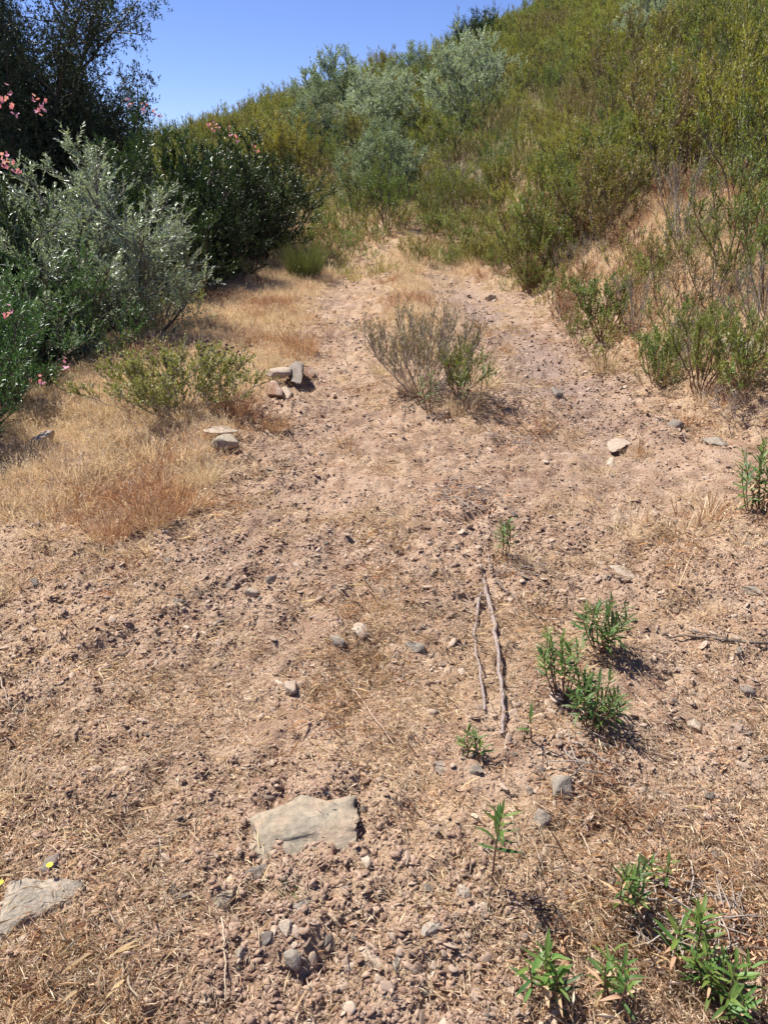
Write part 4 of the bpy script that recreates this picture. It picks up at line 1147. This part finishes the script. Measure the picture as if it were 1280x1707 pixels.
stick([(800, 1000), (790, 1060), (795, 1120), (810, 1188)], .007, .0045, 'shorter thin grey stick just left of the longer one', group='two grey sticks on the track', lift=.01, seed=3)
stick([(1112, 1064), (1160, 1068), (1205, 1073), (1282, 1080)], .004, .007, 'long brown twig lying across the right wheel track', mat='bark', name='dry_twig', seed=4)
stick([(1140, 1058), (1180, 1064), (1230, 1074)], .002, .0035, 'thin side twig beside the long brown twig', mat='bark', name='dry_twig', seed=14)
stick([(825, 970), (855, 1000), (890, 1028)], .004, .002, 'short thin twig right of the grey sticks', mat='bark', name='dry_twig', seed=5)
stick([(588, 1158), (620, 1200), (657, 1252)], .0022, .0015, 'pale straw stalk left of the grey sticks', mat='straw', name='straw_stalk', seed=6)
stick([(600, 1135), (592, 1175), (588, 1200)], .0018, .0014, 'short pale stalk crossing the straw stalk', mat='straw', name='straw_stalk', seed=7)
stick([(268, 1400), (272, 1450), (276, 1508)], .0022, .0016, 'upright looking thin dry stalk left of the big slab', mat='pstem', name='straw_stalk', seed=8)
stick([(370, 1540), (376, 1600), (378, 1690)], .0022, .0016, 'long pale stalk near the bottom edge', mat='straw', name='straw_stalk', seed=9)
stick([(200, 1605), (215, 1640), (232, 1682)], .0035, .002, 'thick whitish straw stalk at the lower left', mat='straw', name='straw_stalk', seed=10)
stick([(2, 1135), (12, 1165), (22, 1195)], .003, .002, 'whitish straw stalk at the left frame edge', mat='straw', name='straw_stalk', seed=11)
stick([(128, 1112), (150, 1130)], .003, .002, 'short whitish straw stalk in the brown litter at left', mat='straw', name='straw_stalk', seed=12)
stick([(960, 1390), (985, 1430)], .0015, .0015, 'thin straw stalk among the gravel at the right', mat='straw', name='straw_stalk', seed=13)

# dead twigs heap
def twig_heap(px, py, R, n, L, label, seed, mats=('pstem',), name='twig_heap', up=.1):
    r = np.random.RandomState(seed); p = hit(px, py)
    o = empty(name, p, label, 'dead twigs')
    mb = MB()
    for k in range(n):
        a = r.uniform(0, 6.28); q = R * math.sqrt(r.rand()); c = np.array([math.cos(a) * q, math.sin(a) * q, r.uniform(.004, .03)])
        d = np.array([math.cos(a * 3 + 1), math.sin(a * 3 + 1), r.normal(up, .15)]); l = L * r.uniform(.4, 1)
        c[2] += h1(p.x + c[0], p.y + c[1]) - p.z
        mb.tube([c - d * l / 2, c + r.normal(0, .05 * l, 3), c + d * l / 2], [.0024, .0020, .0010], 4, r.rand())
    link('twigs', mb.mesh('twigs', M[mats[0]]), o, kind='stuff')
    mb = MB(); m = n * 5
    P = np.stack([r.normal(0, R * .6, m), r.normal(0, R * .6, m), r.uniform(.0, .03, m)], 1)
    for k in range(m): P[k, 2] += h1(p.x + P[k, 0], p.y + P[k, 1]) - p.z
    mb.leaves(P, rdir(r, m) * [1, 1, .5], rdir(r, m) + [0, 0, .5], np.full(m, .035) * r.uniform(.5, 1.2, m), np.full(m, .006), r.rand(m), .4, .2)
    link('withered_leaves', mb.mesh('withered_leaves', M['rusty']), o, kind='stuff')
twig_heap(1135, 1540, .13, 130, .17, 'heap of dead twigs and withered leaves around the lower right saplings', 1)
twig_heap(1230, 1560, .07, 30, .12, 'smaller scatter of dead twigs right of the main heap', 2, mats=('bark',))
twig_heap(935, 1560, .06, 16, .10, 'dark dry weed remains between the upright sapling and the dead twig heap', 3, mats=('dbark',))
twig_heap(845, 745, .14, 26, .2, 'dead twigs beside the wheel track in front of the spiky bush', 4)
twig_heap(855, 948, .12, 24, .18, 'dead twigs at the foot of the slim sapling', 5)
twig_heap(780, 828, .2, 40, .2, 'dead weed mat on the middle of the track', 6)
twig_heap(985, 1270, .10, 24, .14, 'dead twigs under the nearer bushy saplings', 7)

# ------------------------------------------------------------------ labels: tell look-alikes apart by their order
ORD = ['first', 'second', 'third', 'fourth', 'fifth', 'sixth', 'seventh', 'eighth', 'ninth', 'tenth', 'eleventh', 'twelfth']
by = {}
for o in COL.objects:
    if o.parent is None and 'label' in o.keys(): by.setdefault(o['label'], []).append(o)
for lab, os_ in by.items():
    if len(os_) < 2 or len(os_) > 12: continue
    os_.sort(key=lambda o: project(*o.location)[0])
    for k, o in enumerate(os_):
        l2 = lab + (', left one' if k == 0 else ', right one') if len(os_) == 2 else lab + ', %s from left' % ORD[k]
        if len(l2.split()) > 16: l2 = l2.replace(' just ', ' ').replace(' well ', ' far ' if len(l2.split()) < 16 else ' ')
        if len(l2.split()) <= 16: o['label'] = l2
